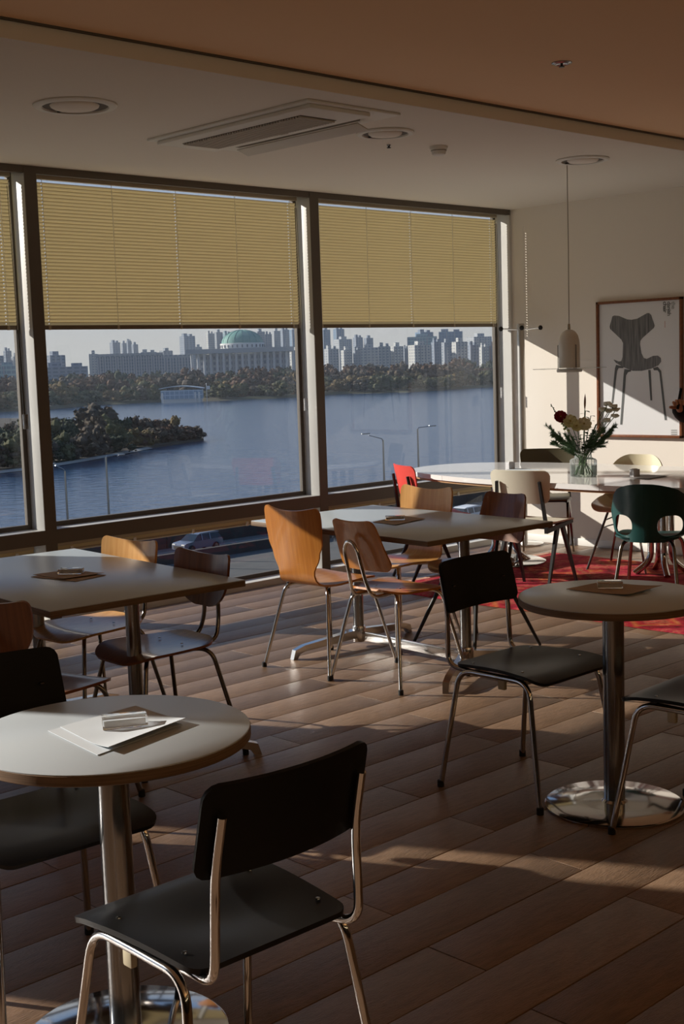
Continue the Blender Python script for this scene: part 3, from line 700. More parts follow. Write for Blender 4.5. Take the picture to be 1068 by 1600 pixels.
def cream_chair():
    t = thing('cream_shell_chair', 'glossy cream plastic shell chair on splayed steel legs by the poster wall', 'chair', (7.80, 5.22, 0), -E1+math.radians(12))
    prof = [V((p[0], p[1])) for p in fillet([(.22, .43), (.17, .455), (-.12, .43), (-.21, .47), (-.27, .80)], .12, 9)]; L = [0]
    for i in range(1, len(prof)): L.append(L[-1]+(prof[i]-prof[i-1]).length)
    T = L[-1]
    def at(s_):
        for i in range(1, len(L)):
            if s_ <= L[i]+1e-9: k = (s_-L[i-1])/(L[i]-L[i-1]+1e-9); return prof[i-1].lerp(prof[i], k)
        return prof[-1]
    def S(x, s_):
        p = at(min(s_, T)); q = s_/T; k = abs(x)/.23; lift = .075*k**2.6*math.sin(PI*min(1, q*1.15)) if q < .87 else 0
        bow = .10*k**2*max(0, min(1, (q-.45)/.2)); return (x, p[0]+bow, p[1]+max(0, lift)*(1 if q < .5 else .4))
    MB().panel(lambda s_: .205+.025*math.sin(PI*s_/T)-.03*max(0, (s_/T-.7)/.3), T, .09, .10, S, .009, 19, 36).build('shell', M_cream, t)
    for s_ in (-1, 1):
        for f in (-1, 1): MB().tube([(s_*.10, f*.10, .43), (s_*.22, f*.22, .002)], .009, 10).build('leg', M_chrome if s_ < 0 else M_darkm, t)
        MB().tube(fillet([(s_*.115, -.115, .37), (s_*.17, -.0, .34), (s_*.115, .115, .37)], .03), .005, 8).build('stacking_hook', M_blkm, t)
        MB().tube(fillet([(s_*.135, -.135, .30), (s_*.15, 0, .30), (s_*.135, .135, .30)], .03), .005, 8).build('brace', M_blkm, t)
    MB().box((0, 0, .428), (.24, .24, .01)).build('seat_bracket', M_blkm, t)
cream_chair()
# ================================================================== THINGS ON THE TABLES
def paper(px_pts, z, m, name, lab, cat, curl=0, group=None, lift=0):
    P = [onz(x, y, z) for x, y in px_pts]; c = sum(P, V())/4; t = thing(name, lab, cat, (c.x, c.y, z), 0, group); A, B, D, E_ = [p-c for p in P]; A.z = B.z = D.z = E_.z = 0
    def f(u, v):
        p = (A*(1-u)+B*u)*(1-v)+(E_*(1-u)+D*u)*v; return V((p.x, p.y, lift+.0016+curl*(max(0, u-.55)/.45)**2))
    MB().sheet(f, 12, 6, .0010).build('sheet', m, t); return t
def holder(px, z, size, rz, lab, group=None, h=.02):
    p = onz(*px, z); t = thing('card_block', lab, 'paperweight', (p.x, p.y, z), rz, group)
    MB().box((0, 0, h/2+.0005), (size[0], size[1], h), bev=.0015).build('acrylic_block', M_glass, t)
    MB().box((0, 0, h*.38), (size[0]*.9, size[1]*.04, h*.5)).build('slot_insert', M_white, t)
ZT = .7225
paper([(48, 902), (118, 909), (166, 899), (92, 893)], ZT, M_kraft, 'kraft_menu', 'lower kraft paper sheet on the left table', 'paper')
paper([(52, 899), (100, 907), (163, 898), (112, 891)], ZT, M_kraft, 'kraft_menu', 'upper kraft paper sheet under the acrylic block on the left table', 'paper', .004, lift=.002)
holder((111, 896), ZT+.0045, (.095, .05), math.radians(-48), 'clear acrylic block on the kraft paper of the left table')
paper([(582, 816), (618, 821), (664, 811), (628, 806)], ZT, M_kraft, 'kraft_menu', 'kraft paper sheet on the middle table', 'paper', .002)
holder((617, 812), ZT+.0032, (.10, .045), math.radians(-48), 'clear acrylic block on the kraft paper of the middle table')
paper([(75, 1143), (152, 1181), (284, 1133), (205, 1108)], .7285, M_paper, 'white_menu', 'lower white paper sheet on the left round table', 'paper')
paper([(94, 1138), (170, 1177), (290, 1131), (212, 1105)], .7285, M_paper, 'white_menu', 'upper white paper sheet under the acrylic block on the left round table', 'paper', .010, lift=.002)
holder((195, 1134), .733, (.10, .052), math.radians(-30), 'large clear acrylic block on the white papers of the left round table', h=.024)
paper([(884, 921), (982, 932), (1034, 918), (938, 910)], .7285, M_kraft, 'paper_menu', 'pale brown paper sheet on the right round table', 'paper', .006)
holder((952, 918), .7315, (.085, .05), math.radians(-50), 'clear acrylic block on the right round table', h=.022)
def cube(px, lab, nm='menu_cube'):
    p = onz(*px, .7352); t = thing(nm, lab, 'card holder', (p.x, p.y, .7352), math.radians(-20))
    MB().box((0, 0, .0255), (.05, .045, .05), bev=.002).build('acrylic_block', mat('frosted_grey', (.50, .49, .50), .3, var=.05), t)
    MB().box((0, -.0, .0525), (.03, .02, .003)).build('slot_insert', M_white, t)
cube((797, 733), 'small grey cube holder on the window end of the long table')
cube((991, 745), 'small grey cube holder beside the menu at the right of the long table')
paper([(790, 737), (830, 739), (846, 735), (800, 731)], .7352, M_paper, 'white_menu', 'white leaflet at the window end of the long table', 'paper', .004)
paper([(970, 746), (1012, 749), (1045, 744), (1000, 741)], .7352, mat('grey_menu', (.30, .28, .27), .6), 'grey_menu', 'grey menu sheet on the right part of the long table', 'paper', .003)
# vase with flowers
vp = onz(911, 744, .7352)
t = thing('glass_vase', 'ribbed clear glass vase on the long white table', 'vase', (vp.x, vp.y, .7352))
g = MB(); prof = [(.0, .001), (.082, .001), (.087, .008), (.087, .105), (.080, .114), (.058, .122), (.053, .14), (.055, .175), (.058, .185)]
seg = 96; vs = []; fs = []
for r_, z in prof:
    for k in range(seg): a = 2*PI*k/seg; rr = r_*(1+.022*math.cos(a*24)); vs.append((math.cos(a)*rr, math.sin(a)*rr, z))
for i in range(len(prof)-1):
    for k in range(seg): fs.append((i*seg+k, i*seg+(k+1) % seg, (i+1)*seg+(k+1) % seg, (i+1)*seg+k))
g.add(vs, fs).build('vase_wall', M_vase, t)
MB().lathe([(0, .006), (.080, .006), (.081, .075), (0, .075)], seg=40).build('water', thin_glass('water', (.90, .97, .92), rough=.1, cloud=.08), t)
VB = V((vp.x, vp.y, .7352))
def vs_at(px, py, off=0):
    d = ray(px, py); q_ = (VB-V((0, 0, HC))).dot(fw)/d.dot(fw); return V((0, 0, HC))+d*q_+V((fw.x, fw.y, 0)).normalized()*off
M_stem = mat('green_stem', (.05, .13, .025), .5); M_leaf = mat('dark_leaf', (.025, .06, .018), .55, var=.3); M_fern = mat('fern_green', (.05, .11, .045), .6, var=.3)
def stemmed(name, lab, cat, top, base_xy):
    t = thing(name, lab, cat, (VB.x+base_xy[0], VB.y+base_xy[1], VB.z+.012)); o = V(t.location); mid = V((VB.x+base_xy[0]*-.15, VB.y+base_xy[1]*-.15, VB.z+.155))
    pts = []; 
    for i in range(13):
        k = i/12
        a = o.lerp(mid, k); c = mid.lerp(top, k); pts.append(a.lerp(c, k)-o)
    MB().tube(pts, .0026, 6).build('stem', M_stem, t); return t, V(top)-o, pts
def petals(c, n, r, cup, m, t, nm='petal', rings=3):
    for rg in range(rings):
        k = n-rg*2; rr = r*(1-rg*.27)
        for i in range(max(4, k)):
            a = 2*PI*i/max(4, k)+rg*.5
            g = MB()
            def f(u, v, a=a, rr=rr, rg=rg):
                w_ = (u-.5)*rr*1.1*math.sin(PI*min(1, v*.8+.12)); d = v*rr; h = (cup+rg*.35)*v*v*rr+rr*.15*rg
                x, y = math.cos(a)*d-math.sin(a)*w_, math.sin(a)*d+math.cos(a)*w_
                return V((x, y, h))
            g.sheet(f, 5, 5, .0006)
            # face the flower up and towards the room
            R_ = Matrix.Rotation(1.05, 4, V((0, 0, 1)).cross(V((-fw.x, -fw.y, 0))).normalized()) if True else Matrix()
            g.v = [tuple(R_ @ V(p)+c) for p in g.v]; g.build(nm, m, t)
flw = [('red_flower', 'deep red flower at the left of the bouquet', (875, 652), M_red and mat('crimson', (.25, .005, .012), .6), 12, .046, -.01, (.05, -.02)),
       ('cream_flower', 'cream yellow flower next to the red one in the bouquet', (889, 659), mat('cream_petal', (.72, .68, .38), .6), 9, .050, -.03, (.03, .04)),
       ('cream_flower', 'cream yellow flower in the middle front of the bouquet', (898, 666), mat('cream_petal', (.72, .68, .38)), 8, .040, -.05, (-.01, .05)),
       ('cream_flower', 'pale cream flower at the right of the cream pair in the bouquet', (910, 663), mat('pale_petal', (.78, .74, .52), .6), 9, .050, -.04, (-.045, .02))]
for nm, lab, px, m_, n_, r_, off, bx in flw:
    tt, tp, _ = stemmed(nm, lab, 'flower', vs_at(*px, off), bx); petals(tp, n_, r_, .25, m_, tt)
    MB().lathe([(0, -.004), (.006, -.002), (.006, .004), (0, .006)], tuple(tp+V((-fw.x*.006, -fw.y*.006, .006))), 8).build('flower_centre', mat('flower_yellow', (.45, .38, .08), .7), tt)
tt, tp, pp = stemmed('snapdragon', 'green budded flower spike at the far left of the bouquet', 'flower', vs_at(860, 632, 0), (.06, .01))
for i in range(16):
    k = i/15; p = pp[-1].lerp(pp[8], k*.9); a = i*2.4; r_ = .004+.007*k
    MB().lathe([(0, -r_), (r_*.8, -r_*.4), (r_, 0), (r_*.6, r_*.7), (0, r_)], tuple(p+V((math.cos(a)*r_, math.sin(a)*r_, 0))), 7).build('bud', mat('bud_green', (.40, .42, .20), .6) if i > 6 else M_leaf, tt)
def blossom_cluster(lab, px, bx, off):
    tt, tp, pp = stemmed('white_blossom', lab, 'flower', vs_at(*px, off), bx)
    for i in range(7):
        a = i*2.5+px[0]; c = tp+V((math.cos(a)*.014, math.sin(a)*.014, random.uniform(-.004, .012)))
        MB().lathe([(0, -.010), (.011, -.005), (.017, .003), (.013, .009), (0, .006)], tuple(c), 9).build('floret', mat('white_floret', (.70, .68, .58), .7), tt)
for i, (px, pl) in enumerate([((948, 632), 'topmost white blossom at the right of the bouquet'), ((942, 641), 'white blossom nearest the centre of the bouquet'), ((951, 643), 'white blossom in the middle of the right cluster'), ((958, 636), 'white blossom at the upper right tip of the bouquet'), ((963, 641), 'outermost white blossom at the right of the bouquet'), ((959, 650), 'lower white blossom at the right of the bouquet'), ((947, 658), 'lowest white blossom, just above the fern')]):
    blossom_cluster(pl, px, (-.05+.01*i, -.04+.012*i), random.uniform(-.03, .03))
def fern(lab, px_path, bx, off):
    tip = vs_at(*px_path[-1], off); tt, tp, pp = stemmed('fir_sprig', lab, 'foliage', tip, bx); g = MB()
    def needles(a_, b_, n_, l0, l1):
        d = (b_-a_).normalized()
        for k in range(n_):
            p = a_.lerp(b_, k/n_); a = random.uniform(0, 2*PI); s_ = d.cross(V((math.cos(a), math.sin(a), .3))).normalized()
            e_ = p+(s_*.8+d*.75).normalized()*random.uniform(l0, l1); w_ = d*.0016; g.add([p-w_, p+w_, e_], [(0, 1, 2)])
    needles(pp[6], pp[-1], 420, .014, .030)
    for q_ in range(9):
        k = random.uniform(.15, .9); a0 = pp[6].lerp(pp[-1], k); d0 = (pp[-1]-pp[6]).normalized(); sdv = V((random.gauss(0, 1), random.gauss(0, 1), random.gauss(-.2, .7))).normalized()
        needles(a0, a0+(d0*.8+sdv*.6)*.075*(1.2-k), 110, .010, .022)
    tag(g.build('needles', M_fern, tt, sharp=None), kind='stuff')
for k, (lab, px, bx, off) in enumerate([('upper left fir sprig reaching out of the bouquet', (852, 664), (.06, -.03), 0), ('lower left fir sprig drooping out of the bouquet', (859, 690), (.05, .0), -.06), ('right fir sprig reaching out under the white blossoms', (962, 662), (-.06, .02), 0), ('second right fir sprig below the white blossoms', (955, 672), (-.05, -.03), -.05), ('short fir sprig in the left middle of the bouquet', (878, 676), (.02, .05), -.08), ('short fir sprig in the right middle of the bouquet', (925, 672), (-.02, .05), -.07), ('middle left fir sprig between the two left ones', (862, 676), (.05, .03), .04), ('right hand fir sprig standing behind the others', (948, 668), (-.05, .04), .06)]):
    fern(lab, [px], bx, off)
tt, tp, pp = stemmed('tall_leaf', 'tall narrow brown leaf standing up in the middle of the bouquet', 'foliage', vs_at(914, 640, .02), (0, -.05))
d = vs_at(914.5, 615, .02)-V(tt.location); g = MB(); side = V((rt.x, rt.y, 0)).normalized()
g.sheet(lambda u, v: tp.lerp(d, v)+side*((u-.5)*.014*math.sin(PI*min(1, v*.9+.1))), 4, 8, .0008); g.build('leaf_blade', mat('brown_leaf', (.16, .07, .03), .6), tt)
def leafy(lab, px, bx, off, n=9):
    tt, tp, pp = stemmed('leafy_stem', lab, 'foliage', vs_at(*px, off), bx)
    for i in range(n):
        p = pp[-1].lerp(pp[6], i/n*1.0); a = i*2.4; dr = V((math.cos(a), math.sin(a), random.uniform(-.1, .6))).normalized(); sd_ = dr.cross(V((0, 0, 1))).normalized(); L_ = random.uniform(.030, .048)
        g = MB(); g.sheet(lambda u, v: p+dr*(v*L_)+sd_*((u-.5)*.026*math.sin(PI*min(1, v+.02)))+V((0, 0, -.3*v*v*L_)), 3, 5, .0006); g.build('leaf', M_leaf, tt)
leafy('dark leafy stem behind the cream flowers', (916, 642), (-.02, -.04), .04, 12); leafy('dark leafy stem right of the tall leaf', (924, 650), (-.03, -.02), .03, 12)
leafy('dark leafy stem at the left centre of the bouquet', (893, 682), (.03, -.03), .03, 14); leafy('dark leafy stem right of the bouquet centre', (921, 678), (-.04, .03), -.03, 14); leafy('dark leafy stem just above the vase neck', (911, 690), (-.01, .02), -.06, 12)
leafy('dark leafy stem low in the centre of the bouquet', (905, 680), (.02, .03), -.02, 12); leafy('short dark leafy stem under the right sprig', (930, 664), (-.03, .0), .0, 10)
# ================================================================== PERSON at the right edge
pe = thing('person', 'person in a black coat at the right edge holding up a dark phone', 'person', (6.50, 3.42, 0), 0)
def skin(name, pts, edges, m, parent, sub=2, root=0):
    me = bpy.data.meshes.new(name); me.from_pydata([p[:3] for p in pts], edges, []); o = bpy.data.objects.new(name, me); C.objects.link(o); o.parent = parent
    md = o.modifiers.new('skin', 'SKIN'); md.use_smooth_shade = True; sv = me.skin_vertices[0].data
    for i, p in enumerate(pts): sv[i].radius = (p[3], p[4] if len(p) > 4 else p[3]); sv[i].use_root = (i == root)
    o.modifiers.new('sub', 'SUBSURF').levels = sub; o.modifiers['sub'].render_levels = sub; me.materials.append(m); return o
hand = V((6.30, 3.86, 1.268))-V((6.50, 3.42, 0))
hp = onz(1064, 628, HC-.001) if False else None
d_ = ray(1061, 629); HP = V((0, 0, HC))+d_*(7.15/d_.dot(fw))
def pdep(x, y, dd): k = ray(x, y); return V((0, 0, HC))+k*(dd/k.dot(fw))-V((6.50, 3.42, 0))
hand = pdep(1057, 618, 7.10)
el = pdep(1070, 650, 7.42); sh = V((.0, .17, 1.42)); wr = pdep(1061, 638, 7.16)
pts = [(0, 0, .95, .15, .12), (0, 0, 1.15, .13, .11), (0, 0, 1.36, .15, .11), (0, 0, 1.46, .07, .07), (0, 0, 1.53, .055, .055),
       (sh.x, sh.y, sh.z, .065), (el.x, el.y, el.z, .060), (wr.x, wr.y, wr.z, .050),
       (0, -.17, 1.42, .065), (.02, -.24, 1.14, .05), (.0, -.2, .92, .038),
       (0, .09, .86, .09), (-.02, .10, .48, .065), (0, .11, .10, .045), (0, -.09, .86, .09), (0.02, -.10, .48, .065), (0, -.11, .10, .045)]
skin('coat', pts, [(0, 1), (1, 2), (2, 3), (3, 4), (2, 5), (5, 6), (6, 7), (2, 8), (8, 9), (9, 10), (0, 11), (11, 12), (12, 13), (0, 14), (14, 15), (15, 16)], M_coat, pe)
MB().lathe([(0, -.12), (.045, -.10), (.07, -.05), (.076, .0), (.074, .05), (.05, .095), (0, .112)], (-.02, 0, 1.66), 28, 1.12, .95).build('head', M_skin, pe)
MB().lathe([(.082, -.03), (.086, .03), (.07, .09), (.03, .118), (0, .122)], (-.0, 0, 1.665), 28, 1.1, 1).build('hair', M_hair, pe)
MB().lathe([(0, -.02), (.012, -.012), (.01, .01), (0, .02)], (-.108, 0, 1.648), 10).build('nose', M_skin, pe)
for s_ in (-1, 1):
    MB().lathe([(0, -.008), (.009, 0), (0, .008)], (-.094, s_*.028, 1.67), 10).build('eye', M_blkm, pe)
    MB().lathe([(0, -.025), (.012, 0), (0, .025)], (-.01, s_*.074, 1.655), 8).build('ear', M_skin, pe)
    MB().box((-.04, s_*.11, .04), (.27, .09, .08), bev=.03).build('shoe', M_blkm, pe)
MB().box((-.096, 0, 1.605), (.01, .045, .008), bev=.003).build('mouth', mat('lips', (.35, .10, .08), .5), pe)
# hand: palm and five fingers closed round the phone
ax = (hand-wr).normalized(); n2 = -V((rt.x, rt.y, 0)).normalized(); n2 = (n2-ax*n2.dot(ax)).normalized(); sd2 = ax.cross(n2).normalized(); sd2 = sd2 if sd2.dot(fw) > 0 else -sd2
def hpnt(a, b_, c_, r_): a *= .85; b_ *= .85; c_ *= .85; r_ *= .88; p = wr+ax*a+sd2*b_+n2*c_; return (p.x, p.y, p.z, r_)
skin('palm', [hpnt(-.03, 0, 0, .022), hpnt(.0, 0, 0, .022), hpnt(.035, 0, .004, .026), hpnt(.06, .0, .006, .024)], [(0, 1), (1, 2), (2, 3)], M_skin, pe)
for i, (zz, L_) in enumerate(((.032, .95), (.012, 1.05), (-.008, 1.0), (-.027, .8))):
    skin('finger', [hpnt(.045, .0, zz*.8, .010), hpnt(.078*L_, -.012, zz, .0098), hpnt(.088*L_, -.034, zz, .009), hpnt(.066*L_, -.046, zz, .008)], [(0, 1), (1, 2), (2, 3)], M_skin, pe)
skin('thumb', [hpnt(.02, -.006, .02, .012), hpnt(.045, -.026, .045, .011), hpnt(.062, -.036, .065, .009)], [(0, 1), (1, 2)], M_skin, pe)
t = thing('phone', 'dark phone held up by the person at the right edge', 'phone', tuple(V((6.50, 3.42, 0))+wr+ax*.05+sd2*(-.024)+n2*.004), 0)
g = MB().box((0, 0, .032), (.009, .016, .12), bev=.003); g.build('phone_body', M_blkm, t); MB().box((-.0050, 0, .032), (.0008, .013, .11)).build('screen', mat('screen_glass', (.02, .02, .022), .1), t)
t.rotation_euler = (math.radians(10), 0, math.radians(40))
# ================================================================== OUTDOORS
ZR, ZW = -14.8, -20.0
mw = bpy.data.materials.new('river_water'); mw.use_nodes = True; n = mw.node_tree; bs = n.nodes['Principled BSDF']; bs.inputs['Base Color'].default_value = (.014, .048, .115, 1); bs.inputs['Roughness'].default_value = .16
tcn = n.nodes.new('ShaderNodeTexCoord'); n1 = n.nodes.new('ShaderNodeTexNoise'); n1.inputs['Scale'].default_value = .35; n1.inputs['Detail'].default_value = 6
bp = n.nodes.new('ShaderNodeBump'); bp.inputs['Strength'].default_value = .6; bp.inputs['Distance'].default_value = .5
n.links.new(tcn.outputs['Object'], n1.inputs[0]); n.links.new(n1.outputs[0], bp.inputs['Height']); n.links.new(bp.outputs[0], bs.inputs['Normal'])
struct(MB().add([(-1500, 96, ZW), (3000, 96, ZW), (3000, 1500, ZW), (-1500, 1500, ZW)], [(0, 1, 2, 3)]).build('river', mw, sharp=None))
M_grass = mat('dry_park_ground', (.085, .070, .040), .95, col2=(.06, .065, .03), scale=.02)
M_asph = mat('asphalt', (.13, .125, .12), .9, var=.08, scale=.4); M_conc = mat('dark_concrete', (.05, .047, .044), .9, var=.15, scale=.5); M_gr2 = mat('grey_yard', (.10, .10, .095), .9, var=.12, scale=.3)
shore = [(-400, 660), (-100, 648), (0, 644), (75, 640), (150, 633), (240, 629), (320, 627), (400, 624), (460, 621), (506, 617), (560, 615), (640, 613), (700, 609), (775, 604), (830, 600), (1100, 585)]
SP = [onz(x, y, ZW) for x, y in shore]
vs = [(p.x, p.y, ZW+.0) for p in SP]+[(p.x+4, p.y+6, ZW+1.6) for p in SP]+[(p.x*3.2, p.y*3.2, ZW+2.2) for p in SP]; N_ = len(SP)
fs = []
for k in range(2):
    for i in range(N_-1): fs.append((k*N_+i, k*N_+i+1, (k+1)*N_+i+1, (k+1)*N_+i))
struct(MB().add(vs, fs).build('far_bank', M_grass, sharp=None))
isl = [(-260, 765), (-100, 752), (0, 739), (60, 732), (120, 722), (180, 711), (230, 701), (280, 694), (318, 688), (316, 685), (270, 676), (215, 668), (150, 660), (60, 655), (-100, 655), (-260, 660)]
IP = [onz(x, y, ZW) for x, y in isl]
struct(MB().prism([(p.x, p.y) for p in IP], ZW-.5, ZW+.5).build('islet', mat('islet_mud', (.05, .04, .028), .9, var=.2, scale=.1), sharp=None))
g = MB(); 
for i in range(8):
    a, b_ = IP[i], IP[i+1]; dd = (b_-a); nn = V((dd.y, -dd.x, 0)).normalized()*1.6
    if i < 6: g.add([a+V((0, 0, .52)), b_+V((0, 0, .52)), b_+nn+V((0, 0, .1)), a+nn+V((0, 0, .1))], [(0, 1, 2, 3)])
struct(g.build('islet_sand', mat('pale_sand', (.35, .33, .30), .9), sharp=None))
struct(MB().box((100, 92.2, ZR-.5), (460, 7.0, 1)).build('road', M_asph)); struct(MB().box((100, 58, ZR-.55), (460, 61, 1)).build('yard', M_gr2))
t = MB()
for i in range(60): t.box((-60+i*6, 95.9, ZR+.6), (5.92, .35, 1.25), bev=.0)
struct(t.build('trim_8', M_conc)); struct(MB().box((100, 96.4, ZR-2.7), (460, .8, 5.6)).build('trim_9', M_conc))
struct(MB().box((100, 88.2, ZR+.35), (460, .5, .9)).build('trim_10', M_conc))
for yy in (90.2, 93.6):
    struct(MB().box((100, yy, ZR+.012), (460, .12, .01)).build('trim_1%d' % (1 if yy < 91 else 2), mat('road_paint', (.4, .4, .38), .8)))
# street lamps
def street_lamp(px_top, Y, px_end, lab):
    d = ray(*px_top); top = V((0, 0, HC))+d*(Y/d.y); d2 = ray(*px_end); end = V((0, 0, HC))+d2*(Y/d2.y)
    t = thing('street_lamp', lab, 'street lamp', (top.x, Y, ZR+.0)); H = top.z-ZR; L = end.x-top.x
    MB().tube([(0, 0, 0), (0, 0, H*.5), (0, 0, H-.15)], .13, 8, .08).build('pole', M_steel, t)
    MB().tube([(0, 0, H-.3), (L*.06, 0, H-.02), (L*.7, 0, H+(end.z-top.z)*.7)], .06, 8, .045).build('arm', M_steel, t)
    MB().box((L*.85, 0, end.z-ZR), (abs(L)*.34, .3, .12), bev=.03).build('lamp_head', M_steel, t)
street_lamp((101, 733), 94.6, (80, 725), 'street lamp with its arm to the left, nearest the left window post')
street_lamp((165, 712), 94.8, (193, 710), 'street lamp with its arm to the right, in front of the islet')
street_lamp((598, 685), 94.6, (566, 678), 'street lamp with its arm to the left, seen through the right window')
street_lamp((652, 668), 94.8, (679, 665), 'street lamp with its arm to the right, seen through the right window')
# cars
def car(px, Y, rz, mbody, lab, L=4.6, Hh=1.68):
    p = onz(*px, ZR); x = p.x*(Y/p.y); t = thing('car', lab, 'car', (x, Y, ZR), rz)
    g = MB(); Wd = .92
    low = [(-2.3, .35), (-2.28, .75), (-2.1, .92), (-1.2, 1.02), (2.1, 1.06), (2.28, .9), (2.3, .4)]
    def extr(g, P, w0, w1s=None):
        n_ = len(P); g.add([(a, -w0*(w1s[i] if w1s else 1), z) for i, (a, z) in enumerate(P)]+[(a, w0*(w1s[i] if w1s else 1), z) for i, (a, z) in enumerate(P)], [tuple(range(n_)), tuple(reversed(range(n_, 2*n_)))]+[(i, n_+i, n_+(i+1) % n_, (i+1) % n_) for i in range(n_)])
    extr(g, low, Wd, (.9, .95, .97, 1, 1, .97, .95)); g.build('body', mbody, t, sharp=20)
    g = MB(); extr(g, [(-1.25, 1.0), (-.5, 1.58), (1.75, 1.66), (2.15, 1.05)], Wd*.97, (1, .82, .80, 1)); g.build('windows', mat('car_glass', (.02, .03, .045), .08), t, sharp=20)
    g = MB(); extr(g, [(-.55, 1.56), (-.3, 1.66), (1.6, 1.72), (2.0, 1.62), (1.9, 1.56)], Wd*.82); g.build('roof', mbody, t, sharp=20)
    for a in (-.2, .75): 
        for s_ in (-1, 1): MB().box((a, s_*.83, 1.32), (.07, .08, .62), M=Matrix.Rotation(s_*.25, 4, 'X')).build('pillar', mbody, t)
    for a in (-1.45, 1.42):
        for s_ in (-1, 1):
            g = MB().lathe([(0, -.12), (.34, -.12), (.36, -.06), (.36, .1), (.30, .12), (0, .12)], seg=20); R_ = Matrix.Rotation(PI/2, 4, 'X'); g.v = [tuple(R_ @ V(q)+V((a, s_*.84, .36))) for q in g.v]; wh = g.build('wheel', M_rub, t)
            g = MB().lathe([(0, -.125), (.22, -.125), (.22, .125), (0, .125)], seg=14); g.v = [tuple(R_ @ V(q)+V((a, s_*.845, .36))) for q in g.v]; g.build('wheel_rim', M_steel, wh)
    MB().box((-2.22, .62, .78), (.12, .4, .14)).build('headlight', M_white, t); MB().box((-2.22, -.62, .78), (.12, .4, .14)).build('headlight', M_white, t)
    MB().box((-2.3, 0, .55), (.06, 1.1, .26)).build('radiator_grille', M_rub, t)
car((309, 860), 92.2, math.radians(4), mat('silver_blue_paint', (.22, .25, .32), .25, metal=.5), 'grey blue off-road car driving on the riverside road')
car((722, 793), 84.5, math.radians(2), mat('white_paint', (.65, .67, .70), .25), 'white car glimpsed between the middle table chairs')
car((700, 809), 79.5, math.radians(2), mat('purple_paint', (.20, .05, .16), .3), 'purple car in front of the white one, glimpsed between the chairs')
car((880, 770), 84.5, 0, mat('black_paint', (.02, .022, .03), .25), 'black car behind the white one, glimpsed over the brown chair')
# boathouse
bp0 = onz(288, 629, ZW); t = thing('boathouse', 'white curved-roof boathouse on the far river bank', 'building', (bp0.x, bp0.y+2, ZW), math.radians(-44))
def bxf(u, v):
    x = -14+28*u; z = 8.0+2.5*math.sin(PI*(.15+.75*u)) if True else 0; return V((x, -6+12*v, z))
MB().sheet(bxf, 14, 3, .5).build('roof', mat('pale_roof', (.45, .50, .55), .5), t)
MB().box((0, 0, 5.2), (26, 10, 5.6)).build('glass_hall', facade('boathouse_glass', (.55, .62, .68), (.30, .38, .46), 3, 2.6, .85, .8), t)
for x in (-12, 9, 11.5): MB().box((x, -5.4, 3.2), (1.2, .8, 6.6)).build('pillar', M_white, t)
MB().box((0, 0, 1.2), (25, 9, 2.4)).build('deck', M_white, t)
MB().tube([(16, -3, 0), (16, -3, 12)], .2, 6).build('mast', M_white, t); MB().box((17, -3, 9), (2.4, .4, 2.2)).build('sign_board', M_white, t)
hz = bpy.data.materials.new('river_haze'); hz.use_nodes = True; n = hz.node_tree; n.nodes.clear(); o_ = n.nodes.new('ShaderNodeOutputMaterial'); vsn = n.nodes.new('ShaderNodeVolumeScatter')
vsn.inputs['Color'].default_value = (.78, .88, 1, 1); vsn.inputs['Density'].default_value = .00012; vsn.inputs['Anisotropy'].default_value = .2; n.links.new(vsn.outputs[0], o_.inputs['Volume'])
tag(MB().box((900, 1400, 60), (3600, 2500, 170)).build('haze', hz, sharp=None), 'thin blue haze over the river and the far city', 'haze', kind='stuff')
# ---- far buildings (distance haze is put into the blue-grey wall colours)
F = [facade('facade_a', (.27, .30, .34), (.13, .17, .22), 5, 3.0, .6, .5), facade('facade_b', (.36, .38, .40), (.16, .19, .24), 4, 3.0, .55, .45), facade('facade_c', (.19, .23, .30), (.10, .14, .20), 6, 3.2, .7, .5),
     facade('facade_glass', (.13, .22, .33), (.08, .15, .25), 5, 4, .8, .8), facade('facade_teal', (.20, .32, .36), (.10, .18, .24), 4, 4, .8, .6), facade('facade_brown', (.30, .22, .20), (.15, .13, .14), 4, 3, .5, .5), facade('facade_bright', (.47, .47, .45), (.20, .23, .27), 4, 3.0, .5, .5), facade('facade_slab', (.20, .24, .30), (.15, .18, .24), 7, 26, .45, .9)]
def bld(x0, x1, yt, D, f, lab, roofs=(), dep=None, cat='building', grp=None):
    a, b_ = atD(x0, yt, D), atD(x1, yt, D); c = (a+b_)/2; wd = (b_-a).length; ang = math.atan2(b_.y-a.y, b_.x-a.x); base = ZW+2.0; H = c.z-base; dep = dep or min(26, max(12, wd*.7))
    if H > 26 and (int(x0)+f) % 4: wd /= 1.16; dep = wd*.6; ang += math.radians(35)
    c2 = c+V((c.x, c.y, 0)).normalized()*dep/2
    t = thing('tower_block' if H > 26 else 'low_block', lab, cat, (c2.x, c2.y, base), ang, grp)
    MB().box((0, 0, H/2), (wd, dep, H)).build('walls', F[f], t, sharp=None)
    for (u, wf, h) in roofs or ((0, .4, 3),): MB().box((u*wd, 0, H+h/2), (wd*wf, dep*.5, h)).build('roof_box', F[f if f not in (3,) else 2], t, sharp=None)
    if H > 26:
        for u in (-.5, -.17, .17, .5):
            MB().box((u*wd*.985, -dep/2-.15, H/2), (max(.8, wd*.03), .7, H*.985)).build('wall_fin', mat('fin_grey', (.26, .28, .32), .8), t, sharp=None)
    return t
